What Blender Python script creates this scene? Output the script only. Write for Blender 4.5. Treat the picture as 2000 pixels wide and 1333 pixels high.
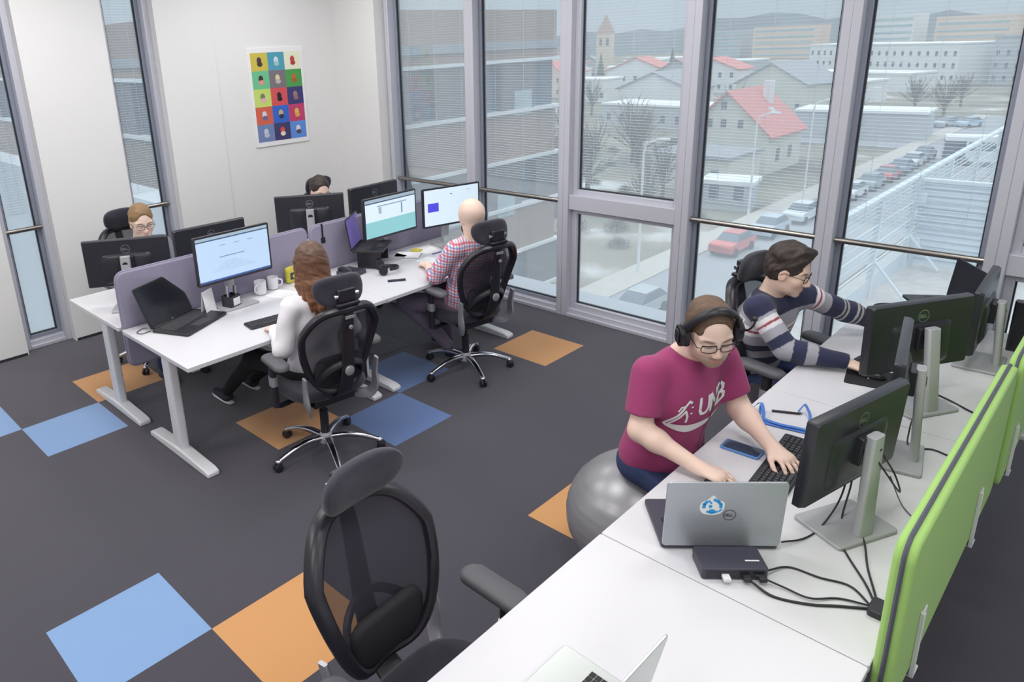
import bpy, bmesh, math, random
import numpy as np
from mathutils import Vector, Matrix
from mathutils.bvhtree import BVHTree

for o in list(bpy.data.objects):
    bpy.data.objects.remove(o, do_unlink=True)
SC = bpy.context.scene
COL = SC.collection
R = math.radians
random.seed(7)
rng = np.random.RandomState(5)

# ------------------------------------------------------------------ camera
cam_d = bpy.data.cameras.new('camera')
cam = bpy.data.objects.new('camera', cam_d)
COL.objects.link(cam)
SC.camera = cam
F_PX, PITCH, ROLL, YAW, PX, PY = 1422.47, .309267, -.0439149, -.8112488, 821.74, 539.84
CAM = Vector((3.44490559, -2.52231110, 2.30585616))
fw = Vector((math.sin(YAW)*math.cos(PITCH), math.cos(YAW)*math.cos(PITCH), -math.sin(PITCH)))
r0 = Vector((math.cos(YAW), -math.sin(YAW), 0))
u0 = r0.cross(fw)
rt = r0*math.cos(ROLL)+u0*math.sin(ROLL)
up = -r0*math.sin(ROLL)+u0*math.cos(ROLL)
mw = Matrix((( rt.x, up.x, -fw.x, CAM.x), (rt.y, up.y, -fw.y, CAM.y), (rt.z, up.z, -fw.z, CAM.z), (0, 0, 0, 1)))
cam.matrix_world = mw
cam_d.sensor_width = 36.0
cam_d.sensor_fit = 'HORIZONTAL'
cam_d.lens = F_PX/2000*36.0
cam_d.shift_x = (1000-PX)/2000
cam_d.shift_y = -(666.5-PY)/2000
cam_d.clip_start = .05
cam_d.clip_end = 3000
cam_d.dof.use_dof = False

# ------------------------------------------------------------------ view, world
SC.view_settings.view_transform = 'Standard'
SC.view_settings.look = 'None'
SC.view_settings.exposure = 0.0
SC.view_settings.gamma = 1.0
SC.view_settings.use_curve_mapping = False

world = bpy.data.worlds.new('overcast_sky')
SC.world = world
world.use_nodes = True
nt = world.node_tree
nt.nodes.clear()
wo = nt.nodes.new('ShaderNodeOutputWorld')
bg = nt.nodes.new('ShaderNodeBackground')
tc = nt.nodes.new('ShaderNodeTexCoord')
sp = nt.nodes.new('ShaderNodeSeparateXYZ')
cr = nt.nodes.new('ShaderNodeValToRGB')
nt.links.new(tc.outputs['Generated'], sp.inputs[0])
nt.links.new(sp.outputs['Z'], cr.inputs[0])
cr.color_ramp.elements[0].position = 0.0
cr.color_ramp.elements[0].color = (.66, .74, .81, 1)
cr.color_ramp.elements[1].position = .75
cr.color_ramp.elements[1].color = (.94, .98, 1.0, 1)
e_ = cr.color_ramp.elements.new(.12); e_.color = (.70, .78, .85, 1)
mz = nt.nodes.new('ShaderNodeMapRange'); mz.inputs['From Min'].default_value = .1; mz.inputs['From Max'].default_value = .8; mz.inputs['To Min'].default_value = .92; mz.inputs['To Max'].default_value = 2.5
nt.links.new(sp.outputs['Z'], mz.inputs['Value']); nt.links.new(mz.outputs['Result'], bg.inputs[1])
nt.links.new(cr.outputs[0], bg.inputs[0])
nt.links.new(bg.outputs[0], wo.inputs[0])

# ceiling lamps: (x, y, power)
LAMPS = [(-1.6, -.9, 1.0), (-1.6, 1.2, .8), (.6, -.9, 1.0), (.6, 1.2, .8), (2.8, -1.2, .8), (2.8, 1.0, .75),
         (-1.6, -3.4, 1.2), (.6, -3.4, 1.2), (2.8, -3.6, 1.0), (5.2, -3.2, .9), (5.2, -.8, .9)]
LAMP_W = 29.0
CEIL = 3.3

# ------------------------------------------------------------------ materials
def lin(c):
    c = c/255.0
    return c/12.92 if c <= .04045 else ((c+.055)/1.055)**2.4
def rgb(r, g, b): return (lin(r), lin(g), lin(b), 1)
MATS = {}
def mat(name, col, rough=.5, metal=0.0, var=.06, scale=40, bump=0.0, bscale=300, sheen=0, alpha=1, coat=0, spec=None, emit=None, estr=1.0, trans=0):
    m = bpy.data.materials.new(name)
    m.use_nodes = True
    n = m.node_tree.nodes; l = m.node_tree.links
    b = n['Principled BSDF']
    b.inputs['Roughness'].default_value = rough
    b.inputs['Metallic'].default_value = metal
    b.inputs['Alpha'].default_value = alpha
    if spec is not None: b.inputs['Specular IOR Level'].default_value = spec
    if sheen: b.inputs['Sheen Weight'].default_value = sheen
    if coat: b.inputs['Coat Weight'].default_value = coat
    if trans: b.inputs['Transmission Weight'].default_value = trans
    t = n.new('ShaderNodeTexCoord')
    if var > 0:
        nz = n.new('ShaderNodeTexNoise'); nz.inputs['Scale'].default_value = scale; nz.inputs['Detail'].default_value = 3
        mx = n.new('ShaderNodeMix'); mx.data_type = 'RGBA'
        l.new(t.outputs['Object'], nz.inputs['Vector'])
        l.new(nz.outputs['Fac'], mx.inputs['Factor'])
        mx.inputs['A'].default_value = tuple(c*(1-var) for c in col[:3])+(1,)
        mx.inputs['B'].default_value = tuple(min(1, c*(1+var)) for c in col[:3])+(1,)
        l.new(mx.outputs['Result'], b.inputs['Base Color'])
    else:
        b.inputs['Base Color'].default_value = col
    if bump:
        nb = n.new('ShaderNodeTexNoise'); nb.inputs['Scale'].default_value = bscale
        bp = n.new('ShaderNodeBump'); bp.inputs['Strength'].default_value = bump; bp.inputs['Distance'].default_value = .002
        l.new(t.outputs['Object'], nb.inputs['Vector']); l.new(nb.outputs['Fac'], bp.inputs['Height'])
        l.new(bp.outputs['Normal'], b.inputs['Normal'])
    if emit is not None:
        b.inputs['Emission Color'].default_value = emit
        b.inputs['Emission Strength'].default_value = estr
    MATS[name] = m
    return m

mat('white_desk', rgb(214, 214, 219), .35, var=.01)
mat('white_metal', rgb(226, 227, 232), .4, var=.01)
mat('desk_edge', rgb(205, 205, 210), .5, var=.02)
mat('wall', rgb(232, 232, 232), .9, var=.015, scale=3, bump=.05)
mat('ceiling', rgb(235, 235, 235), .9, var=.01)
mat('frame', rgb(204, 205, 216), .42, .2, var=.02)
mat('frame_dark', rgb(146, 152, 168), .5, .2, var=.02)
mat('gasket', rgb(45, 48, 56), .7)
mat('steel', rgb(165, 160, 155), .28, 1.0, var=.03)
mat('chrome', rgb(215, 215, 222), .16, 1.0, var=.01)
mat('silver', rgb(190, 192, 198), .35, .7, var=.02)
mat('silver_plastic', rgb(176, 178, 182), .45, .2, var=.02)
mat('black_plastic', rgb(38, 37, 45), .36, var=.05)
mat('black_soft', rgb(30, 30, 36), .75, var=.08, bump=.15)
mat('black_fabric', rgb(33, 32, 40), .9, var=.12, bump=.4, bscale=900, sheen=.3)
mat('arm_pad', rgb(92, 93, 98), .62, var=.04)
mat('arm_pad_dark', rgb(44, 44, 50), .55, var=.04)
mat('monitor_back', rgb(46, 47, 54), .33, var=.04, scale=12)
mat('bezel', rgb(22, 22, 27), .3, var=.03)
mat('lilac_felt', rgb(150, 145, 168), .95, var=.05, scale=600, bump=.2, sheen=.2)
mat('green_felt', rgb(160, 202, 112), .9, var=.05, scale=600, bump=.2, sheen=.15)
mat('zip_grey', rgb(84, 86, 100), .6)
mat('laptop_silver', rgb(176, 180, 188), .35, .55, var=.02)
mat('laptop_light', rgb(205, 210, 208), .35, .5, var=.02)
mat('laptop_black', rgb(38, 38, 42), .4, var=.05)
mat('key_black', rgb(26, 26, 30), .5)
mat('key_grey', rgb(62, 62, 68), .5)
mat('dock_dark', rgb(62, 62, 78), .45, var=.05)
mat('cable_black', rgb(38, 38, 46), .5)
mat('white_paint', rgb(240, 240, 242), .5, var=0)
mat('logo_silver', rgb(170, 172, 178), .3, .8, var=0)
mat('logo_dark', rgb(96, 98, 108), .4, .4, var=0)
mat('sticker_blue', rgb(48, 160, 232), .5, var=0)
mat('lanyard', rgb(70, 120, 200), .55, var=.15, scale=60)
mat('phone_blue', rgb(96, 146, 214), .4, var=.02)
mat('phone_glass', rgb(52, 66, 92), .12, var=.3, scale=15)
mat('ball_silver', rgb(150, 150, 154), .34, .35, var=.02, scale=6)
mat('skin', rgb(226, 188, 168), .55, var=.03, scale=30)
mat('skin_b', rgb(222, 184, 160), .55, var=.03, scale=30)
mat('lip', rgb(200, 120, 115), .5)
mat('lens', rgb(230, 235, 240), .05, var=0, alpha=.12)
mat('glasses_frame', rgb(46, 38, 38), .35, .4)
mat('eye_white', rgb(235, 232, 228), .3, var=0)
mat('iris', rgb(60, 45, 35), .3, var=0)
mat('maroon', rgb(160, 62, 112), .92, var=.05, bump=.15, bscale=700, sheen=.1)
mat('denim', rgb(46, 58, 96), .9, var=.12, scale=200, bump=.2)
mat('black_cloth', rgb(32, 32, 36), .9, var=.1, bump=.2)
mat('mauve_trousers', rgb(122, 112, 130), .9, var=.08, bump=.2)
mat('white_knit', rgb(238, 236, 242), .95, var=.04, bump=.4, bscale=500, sheen=.2)
mat('hair_brown', rgb(104, 82, 66), .6, var=.35, scale=90, bump=.6, bscale=120)
mat('hair_dark', rgb(58, 48, 44), .55, var=.35, scale=90, bump=.6, bscale=120)
mat('hair_fair', rgb(140, 112, 78), .6, var=.3, scale=90, bump=.6, bscale=120)
mat('hat_black', rgb(34, 34, 36), .85, var=.1, bump=.2)
mat('beard', rgb(70, 50, 42), .8, var=.3, scale=120, bump=.5)
mat('shoe_dark', rgb(38, 44, 58), .7)
mat('sole_white', rgb(222, 224, 230), .6)
mat('mug_white', rgb(226, 226, 232), .25)
mat('yellow_green', rgb(196, 186, 70), .6, var=.3, scale=30)
mat('orange_cup', rgb(236, 160, 70), .5, var=.2, scale=25)
mat('pen_blue', rgb(110, 112, 170), .4)
mat('headset_black', rgb(32, 32, 38), .4)
mat('headset_pad', rgb(46, 44, 56), .8)

# ------------------------------------------------------------------ helpers
def tag(o, label=None, cat=None, group=None, kind=None):
    if label: o['label'] = label
    if cat: o['category'] = cat
    if group: o['group'] = group
    if kind: o['kind'] = kind
    return o

def thing(name, label, cat, loc=(0, 0, 0), rz=0, group=None):
    o = bpy.data.objects.new(name, None)
    o.empty_display_size = .1
    COL.objects.link(o)
    o.location = loc
    o.rotation_euler = (0, 0, rz)
    return tag(o, label, cat, group)

def children(o): return [c for c in bpy.data.objects if c.parent == o]

def copy_tree(o, loc=None, rz=None, label=None, parent=None):
    c = o.copy(); COL.objects.link(c)
    if parent is not None: c.parent = parent
    if loc is not None: c.location = loc
    if rz is not None: c.rotation_euler = (0, 0, rz)
    if label: c['label'] = label
    for ch in children(o): copy_tree(ch, parent=c)
    return c

def finish(me, mats, name, parent=None, smooth=40, bev=0, seg=2, sub=0, loc=None):
    if not isinstance(mats, (list, tuple)): mats = [mats]
    for m in mats: me.materials.append(MATS[m] if isinstance(m, str) else m)
    o = bpy.data.objects.new(name, me)
    COL.objects.link(o)
    if parent is not None: o.parent = parent
    if loc is not None: o.location = loc
    if smooth:
        me.shade_smooth()
        if smooth < 179: me.set_sharp_from_angle(angle=R(smooth))
    if bev:
        b = o.modifiers.new('bevel', 'BEVEL'); b.width = bev; b.segments = seg; b.limit_method = 'ANGLE'; b.angle_limit = R(35)
        b.harden_normals = False
    if sub:
        s = o.modifiers.new('subd', 'SUBSURF'); s.levels = sub; s.render_levels = sub
    return o

def frame_of(d, upv=(0, 0, 1)):
    d = Vector(d).normalized(); u = Vector(upv)
    if abs(d.dot(u)) > .98: u = Vector((1, 0, 0))
    a = d.cross(u).normalized(); b = a.cross(d).normalized()
    return a, b, d

def catmull(pts, n=8, closed=False):
    P = [Vector(p) for p in pts]; out = []
    m = len(P); rng_ = range(m) if closed else range(m-1)
    for i in rng_:
        p1 = P[i]; p2 = P[(i+1) % m]
        p0 = P[(i-1) % m] if (closed or i > 0) else p1*2-p2
        p3 = P[(i+2) % m] if (closed or i < m-2) else p2*2-p1
        for k in range(n):
            t = k/n
            out.append(.5*((2*p1)+(-p0+p2)*t+(2*p0-5*p1+4*p2-p3)*t*t+(-p0+3*p1-3*p2+p3)*t**3))
    if not closed: out.append(P[-1])
    return out

class MB:
    def __init__(s): s.v = []; s.f = []; s.m = []; s.cur = 0
    def add(s, vs, fs, T=None):
        k = len(s.v)
        for v in vs:
            v = Vector(v)
            s.v.append(T @ v if T is not None else v)
        for f in fs:
            s.f.append([k+i for i in f]); s.m.append(s.cur)
        return s
    def box(s, c, d, T=None):
        x, y, z = c; a, b, h = d[0]/2, d[1]/2, d[2]/2
        vs = [(x+i*a, y+j*b, z+k*h) for k in (-1, 1) for j in (-1, 1) for i in (-1, 1)]
        return s.add(vs, [(0, 2, 3, 1), (4, 5, 7, 6), (0, 1, 5, 4), (2, 6, 7, 3), (0, 4, 6, 2), (1, 3, 7, 5)], T)
    def bb(s, x0, x1, y0, y1, z0, z1, T=None):
        return s.box(((x0+x1)/2, (y0+y1)/2, (z0+z1)/2), (x1-x0, y1-y0, z1-z0), T)
    def hexa(s, bot, top, T=None):
        return s.add(list(bot)+list(top), [(3, 2, 1, 0), (4, 5, 6, 7), (0, 1, 5, 4), (1, 2, 6, 5), (2, 3, 7, 6), (3, 0, 4, 7)], T)
    def loft(s, rings, T=None, cap=True, closed=False):
        n = len(rings[0]); k = len(rings)
        vs = [p for r in rings for p in r]; fs = []
        for i in range(k if closed else k-1):
            j = (i+1) % k
            for a in range(n):
                b = (a+1) % n
                fs.append((i*n+a, i*n+b, j*n+b, j*n+a))
        if cap and not closed:
            fs.append(tuple(range(n-1, -1, -1))); fs.append(tuple((k-1)*n+a for a in range(n)))
        return s.add(vs, fs, T)
    def tube(s, path, r=.01, n=8, T=None, cap=True, closed=False, flat=1.0, upv=(0, 0, 1)):
        P = [Vector(p) for p in path]; rings = []
        a_prev = None
        for i, p in enumerate(P):
            q = P[min(i+1, len(P)-1)] if not closed else P[(i+1) % len(P)]
            o = P[max(i-1, 0)] if not closed else P[i-1]
            d = (q-o)
            if d.length < 1e-9: d = Vector((0, 0, 1))
            d.normalize()
            if a_prev is None: a, b, _ = frame_of(d, upv)
            else:
                a = (a_prev - d*a_prev.dot(d))
                a = a.normalized() if a.length > 1e-6 else frame_of(d, upv)[0]
                b = a.cross(d).normalized()
            a_prev = a
            rr = r[i] if isinstance(r, (list, tuple)) else r
            rings.append([p+a*rr*math.cos(t)+b*rr*flat*math.sin(t) for t in [2*math.pi*k/n for k in range(n)]])
        return s.loft(rings, T, cap, closed)
    def cyl(s, a, b, r, r2=None, n=20, T=None):
        return s.tube([a, b], [r, r if r2 is None else r2], n, T)
    def lathe(s, prof, n=24, T=None, cap=True):
        rings = [[Vector((r*math.cos(2*math.pi*k/n), r*math.sin(2*math.pi*k/n), z)) for k in range(n)] for r, z in prof]
        return s.loft(rings, T, cap)
    def ell(s, c, r, n=16, m=10, T=None):
        c = Vector(c); rings = []
        for i in range(1, m):
            t = math.pi*i/m
            rings.append([c+Vector((r[0]*math.sin(t)*math.cos(a), r[1]*math.sin(t)*math.sin(a), -r[2]*math.cos(t))) for a in [2*math.pi*k/n for k in range(n)]])
        return s.loft(rings, T, True)
    def prism(s, poly, h0, h1, T=None):          # poly in xy, extruded along z
        n = len(poly)
        vs = [(x, y, h0) for x, y in poly]+[(x, y, h1) for x, y in poly]
        fs = [tuple(range(n-1, -1, -1)), tuple(range(n, 2*n))]+[(i, (i+1) % n, n+(i+1) % n, n+i) for i in range(n)]
        return s.add(vs, fs, T)
    def quad(s, a, b, c, d, T=None): return s.add([a, b, c, d], [(0, 1, 2, 3)], T)
    def build(s, name, mats, parent=None, **kw):
        me = bpy.data.meshes.new(name)
        me.from_pydata([tuple(v) for v in s.v], [], s.f)
        me.polygons.foreach_set('material_index', s.m)
        me.update()
        bm = bmesh.new(); bm.from_mesh(me); bmesh.ops.recalc_face_normals(bm, faces=bm.faces); bm.to_mesh(me); bm.free()
        return finish(me, mats, name, parent, **kw)

def rrect(w, h, r, n=5, cx=0, cy=0):
    out = []
    for sx, sy, a0 in ((1, 1, 0), (-1, 1, 90), (-1, -1, 180), (1, -1, 270)):
        for k in range(n+1):
            a = R(a0+90*k/n)
            out.append((cx+sx*(w/2-r)+r*math.cos(a), cy+sy*(h/2-r)+r*math.sin(a)))
    return out

def XF(loc=(0, 0, 0), rx=0, ry=0, rz=0):
    return Matrix.Translation(Vector(loc)) @ Matrix.Rotation(rz, 4, 'Z') @ Matrix.Rotation(ry, 4, 'Y') @ Matrix.Rotation(rx, 4, 'X')
def basis(o, x, y, z):
    x, y, z, o = Vector(x), Vector(y), Vector(z), Vector(o)
    return Matrix(((x.x, y.x, z.x, o.x), (x.y, y.y, z.y, o.y), (x.z, y.z, z.z, o.z), (0, 0, 0, 1)))
YZ = Matrix(((0, 0, 1, 0), (1, 0, 0, 0), (0, 1, 0, 0), (0, 0, 0, 1)))   # (a,b,c) -> x=c, y=a, z=b

# letters as strokes in a 1 x 1.4 box
GLY = {'D': [[(0, 0), (0, 1.4)], [(0, 1.4), (.45, 1.4), (.85, 1.05), (.85, .35), (.45, 0), (0, 0)]],
       'E': [[(.8, 0), (0, 0), (0, 1.4), (.8, 1.4)], [(0, .7), (.65, .7)]],
       'L': [[(0, 1.4), (0, 0), (.75, 0)]],
       'U': [[(0, 1.4), (0, .4), (.2, .05), (.45, 0), (.7, .05), (.9, .4), (.9, 1.4)]],
       'N': [[(0, 0), (0, 1.4)], [(0, 1.4), (.9, 0)], [(.9, 0), (.9, 1.4)]],
       'B': [[(0, 0), (0, 1.4)], [(0, 1.4), (.5, 1.4), (.75, 1.2), (.75, .9), (.5, .72), (0, .72)], [(.5, .72), (.85, .5), (.85, .2), (.55, 0), (0, 0)]],
       ':': [[(.2, .35), (.2, .36)], [(.2, 1.0), (.2, 1.01)]]}
def ribbon(mb, pts, w, fn, step=.15):
    """thick flat stroke; fn maps (u,v) to a point"""
    P = [Vector((p[0], p[1], 0)) for p in pts]; Q = [P[0]]
    for a, b in zip(P, P[1:]):
        k = max(1, int((b-a).length/step))
        for i in range(1, k+1): Q.append(a.lerp(b, i/k))
    for i, (a, b) in enumerate(zip(Q, Q[1:])):
        d = (b-a).normalized() if (b-a).length > 1e-9 else Vector((1, 0, 0)); n = Vector((-d.y, d.x, 0))*w/2; e = d*w/2*.6
        q = [a-e-n, b+e-n, b+e+n, a-e+n]
        mb.add([fn(p.x, p.y) for p in q], [(0, 1, 2, 3)])
def word(mb, txt, x0, y0, size, w, fn, gap=.35, step=.15):
    x = x0
    for ch in txt:
        for st in GLY[ch]: ribbon(mb, [(x+p[0]*size, y0+p[1]*size) for p in st], w, fn, step)
        x += size*(max(p[0] for st in GLY[ch] for p in st)+gap)
def ringlogo(mb, fn, r, txt='DELL'):
    pts = [(r*math.cos(a), r*math.sin(a)) for a in [2*math.pi*k/28 for k in range(29)]]
    ribbon(mb, pts, r*.14, fn, 1)
    s = r*.34
    word(mb, txt, -r*.72, -s*.7, s, r*.12, fn, .28, 1)

# ------------------------------------------------------------------ signed distance modelling (bodies, cloth, hair)
class SDF:
    def __init__(s): s.ops = []
    def ell(s, c, r, M=None, k=.02, sub=False):
        s.ops.append(('e', np.array(c, float), np.array(r, float), None if M is None else np.array(M, float), k, sub, max(r), None)); return s
    def cap(s, a, b, ra, rb=None, k=.02, sub=False, cut=None, flat=None):
        rb = ra if rb is None else rb
        s.ops.append(('c', np.array(a, float), np.array(b, float), (ra, rb, flat), k, sub, max(ra, rb), cut)); return s
    def box(s, c, h, M=None, rd=.01, k=.02, sub=False):
        s.ops.append(('b', np.array(c, float), np.array(h, float), (None if M is None else np.array(M, float), rd), k, sub, float(np.linalg.norm(h))+rd, None)); return s
    def plane(s, p, n):
        s.ops.append(('p', np.array(p, float), np.array(n, float), None, 0, True, 0, None)); return s
    def _d(s, op, P):
        t = op[0]
        if t == 'e':
            q = P-op[1]
            if op[3] is not None: q = q @ op[3].T
            r = op[2]
            k0 = np.sqrt(((q/r)**2).sum(-1)); k1 = np.sqrt(((q/(r*r))**2).sum(-1))
            return k0*(k0-1)/np.maximum(k1, 1e-6)
        if t == 'c':
            a, b = op[1], op[2]; ra, rb, flat = op[3]
            ab = b-a; q = P-a
            h = np.clip((q@ab)/max(ab@ab, 1e-9), 0, 1)
            w = q-h[..., None]*ab
            if flat is not None:
                fd, ff = np.array(flat[0], float), flat[1]; fd = fd/np.linalg.norm(fd)
                comp = w@fd
                w = w+fd*(comp*(1/ff-1))[..., None]
                d = (np.sqrt((w**2).sum(-1))-(ra+(rb-ra)*h))*(.5+.5*ff)
            else:
                d = np.sqrt((w**2).sum(-1))-(ra+(rb-ra)*h)
            if op[7] is not None:
                for pt, nn in op[7]:
                    d = np.maximum(d, (P-np.array(pt, float))@np.array(nn, float))
            return d
        if t == 'b':
            M, rd = op[3]; q = P-op[1]
            if M is not None: q = q @ M.T
            q = np.abs(q)-op[2]+rd
            return np.sqrt((np.maximum(q, 0)**2).sum(-1))+np.minimum(q.max(-1), 0)-rd
        return (P-op[1])@op[2]
    def mesh(s, res, noise=None, pad=.02):
        lo = np.full(3, 1e9); hi = -lo
        for op in s.ops:
            if op[5] or op[0] == 'p': continue
            pts = [op[1], op[2]] if op[0] == 'c' else [op[1]]
            for p in pts: lo = np.minimum(lo, p-op[6]-pad); hi = np.maximum(hi, p+op[6]+pad)
        n = np.ceil((hi-lo)/res).astype(int)+1
        ax = [lo[i]+res*np.arange(n[i]) for i in range(3)]
        D = np.full(tuple(n), .5, np.float32)
        for op in s.ops:
            if op[0] == 'p': sl = (slice(0, n[0]), slice(0, n[1]), slice(0, n[2]))
            else:
                pts = [op[1], op[2]] if op[0] == 'c' else [op[1]]
                mg = op[6]+op[4]+res*3
                l2 = np.min(pts, 0)-mg; h2 = np.max(pts, 0)+mg
                i0 = np.clip(((l2-lo)/res).astype(int), 0, n-1); i1 = np.clip(((h2-lo)/res).astype(int)+2, 1, n)
                if (i1 <= i0).any(): continue
                sl = tuple(slice(i0[i], i1[i]) for i in range(3))
            G = np.stack(np.meshgrid(ax[0][sl[0]], ax[1][sl[1]], ax[2][sl[2]], indexing='ij'), -1)
            d = s._d(op, G).astype(np.float32); a = D[sl]; k = op[4]
            if op[0] == 'p': D[sl] = np.maximum(a, d)
            elif op[5]:
                d = -d; h = np.maximum(k-np.abs(a-d), 0)/max(k, 1e-6); D[sl] = np.maximum(a, d)+h*h*k*.25
            else:
                h = np.maximum(k-np.abs(a-d), 0)/max(k, 1e-6); D[sl] = np.minimum(a, d)-h*h*k*.25
        if noise is not None:
            G = np.stack(np.meshgrid(*ax, indexing='ij'), -1)
            near = np.abs(D) < .03
            D[near] += noise(G[near]).astype(np.float32)
        D[0] = D[-1] = 1; D[:, 0] = D[:, -1] = 1; D[:, :, 0] = D[:, :, -1] = 1
        return surfnet(D, lo, res)

def surfnet(D, lo, res):
    S = D < 0
    c = np.zeros(tuple(np.array(D.shape)-1), np.int8)
    for i in (0, 1):
        for j in (0, 1):
            for k in (0, 1):
                c += S[i:S.shape[0]-1+i, j:S.shape[1]-1+j, k:S.shape[2]-1+k]
    act = (c > 0) & (c < 8)
    idx = np.argwhere(act)
    vid = np.full(act.shape, -1, np.int64); vid[act] = np.arange(len(idx))
    acc = np.zeros((len(idx), 3)); cnt = np.zeros(len(idx))
    corners = [(i, j, k) for i in (0, 1) for j in (0, 1) for k in (0, 1)]
    val = {q: D[idx[:, 0]+q[0], idx[:, 1]+q[1], idx[:, 2]+q[2]] for q in corners}
    for a in corners:
        for d in range(3):
            if a[d] == 1: continue
            b = list(a); b[d] = 1; b = tuple(b)
            va, vb = val[a], val[b]; m = (va < 0) != (vb < 0)
            t = np.where(m, va/np.where(m, va-vb, 1), 0)
            p = np.tile(np.array(a, float), (len(idx), 1)); p[:, d] += t
            acc[m] += p[m]; cnt[m] += 1
    V = lo+res*(idx+acc/cnt[:, None])
    Fs = []
    for d in range(3):
        e, f = [(1, 2), (2, 0), (0, 1)][d]
        sa = [slice(1, -1)]*3; sb = [slice(1, -1)]*3
        sa[d] = slice(0, D.shape[d]-1); sb[d] = slice(1, D.shape[d])
        A = S[tuple(sa)]; B = S[tuple(sb)]
        for flip, mk in ((False, A & ~B), (True, ~A & B)):
            q = np.argwhere(mk)
            if not len(q): continue
            q[:, e] += 1; q[:, f] += 1
            def g(de, df):
                w = q.copy(); w[:, e] -= de; w[:, f] -= df
                return vid[w[:, 0], w[:, 1], w[:, 2]]
            quad = np.stack([g(1, 1), g(0, 1), g(0, 0), g(1, 0)], 1)
            if flip: quad = quad[:, ::-1]
            Fs.append(quad)
    return V, np.concatenate(Fs)

def sdf_obj(sdf, name, mats, parent, res=.006, origin=(0, 0, 0), noise=None, colour=None, matfn=None):
    V, Fq = sdf.mesh(res, noise)
    # light smoothing
    n = len(V)
    for it in range(2):
        acc = np.zeros_like(V); cnt = np.zeros(n)
        for a in range(4):
            b = (a+1) % 4
            np.add.at(acc, Fq[:, a], V[Fq[:, b]]); np.add.at(cnt, Fq[:, a], 1)
        V = V*.5+.5*acc/np.maximum(cnt, 1)[:, None]
    me = bpy.data.meshes.new(name)
    W = V-np.array(origin)
    me.vertices.add(n); me.vertices.foreach_set('co', W.astype(np.float32).ravel())
    me.loops.add(len(Fq)*4); me.loops.foreach_set('vertex_index', Fq.ravel().astype(np.int32))
    me.polygons.add(len(Fq)); me.polygons.foreach_set('loop_start', np.arange(0, len(Fq)*4, 4, dtype=np.int32))
    if matfn is not None:
        cen = V[Fq].mean(1); me.polygons.foreach_set('material_index', matfn(cen).astype(np.int32))
    me.update(calc_edges=True)
    me.validate()
    if colour is not None:
        at = me.attributes.new('pc', 'FLOAT_COLOR', 'POINT')
        c = np.ones((n, 4), np.float32); c[:, :3] = colour(V)
        at.data.foreach_set('color', c.ravel())
    return finish(me, mats, name, parent, smooth=180)

# ------------------------------------------------------------------ setting
XL, YW, XR, YB = -2.82, 2.44, 6.5, -6.0
def carpet(name, col):
    m = mat(name, col, .95, var=.22, scale=420, bump=.5, bscale=700, sheen=.35)
    return m
carpet('carpet_dark', rgb(60, 57, 69)); carpet('carpet_light_blue', rgb(126, 160, 206)); carpet('carpet_blue', rgb(86, 114, 166)); carpet('carpet_orange', rgb(206, 150, 94))
mat('carpet_seam', rgb(50, 49, 55), 1.0)
fl = MB()
TILE = {(0, 0): 2, (-1, 1): 2, (-1, -1): 3, (-4, -2): 3, (-3, -3): 1, (-4, -4): 1, (1, -4): 1, (2, -3): 3, (0, 3): 3, (3, 0): 3}
fl.cur = 0
fl.bb(-3.0, XR+.2, YB-.2, YW+.2, -.12, -.0008)
for i in range(-6, 13):
    for j in range(-12, 5):
        fl.cur = TILE.get((i, j), 0)
        x0, y0 = i*.5, j*.5; e = .00015
        fl.quad((x0+e, y0+e, 0), (x0+.5-e, y0+e, 0), (x0+.5-e, y0+.5-e, 0), (x0+e, y0+.5-e, 0))
o = fl.build('floor', ['carpet_dark', 'carpet_light_blue', 'carpet_blue', 'carpet_orange'], smooth=0); tag(o, kind='structure')
o = MB().bb(-3.0, XR+.2, YB-.2, YW+.2, CEIL, CEIL+.2).build('ceiling', 'ceiling', smooth=0); tag(o, kind='structure')
w = MB()
for y0, y1, x in ((YB, -1.05, XL), (-.67, 0.0, XL), (.44, .97, XL), (.97, YW-.1, XL-.012)):
    w.bb(XL-.2, x, y0, y1, 0.0, CEIL)
o = w.build('wall_left', 'wall', smooth=0); tag(o, kind='structure')
w = MB()
for y0, y1 in ((YB, -1.05), (-.67, 0.0), (.44, YW-.1)): w.bb(XL-.004, XL+.006, y0+.01, y1-.01, 0, .022)
o = w.build('baseboard_left', 'gasket', smooth=0); tag(o, kind='structure')
o = MB().bb(XL-.2, -2.17, YW-.1, YW+.2, 0, CEIL).build('wall_back', 'wall', smooth=0); tag(o, kind='structure')
o = MB().bb(XR, XR+.2, YB-.2, YW+.2, 0, CEIL).build('wall_right', 'wall', smooth=0); tag(o, kind='structure')
o = MB().bb(XL-.2, XR, YB-.2, YB, 0, CEIL).build('wall_front', 'wall', smooth=0); tag(o, kind='structure')

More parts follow.
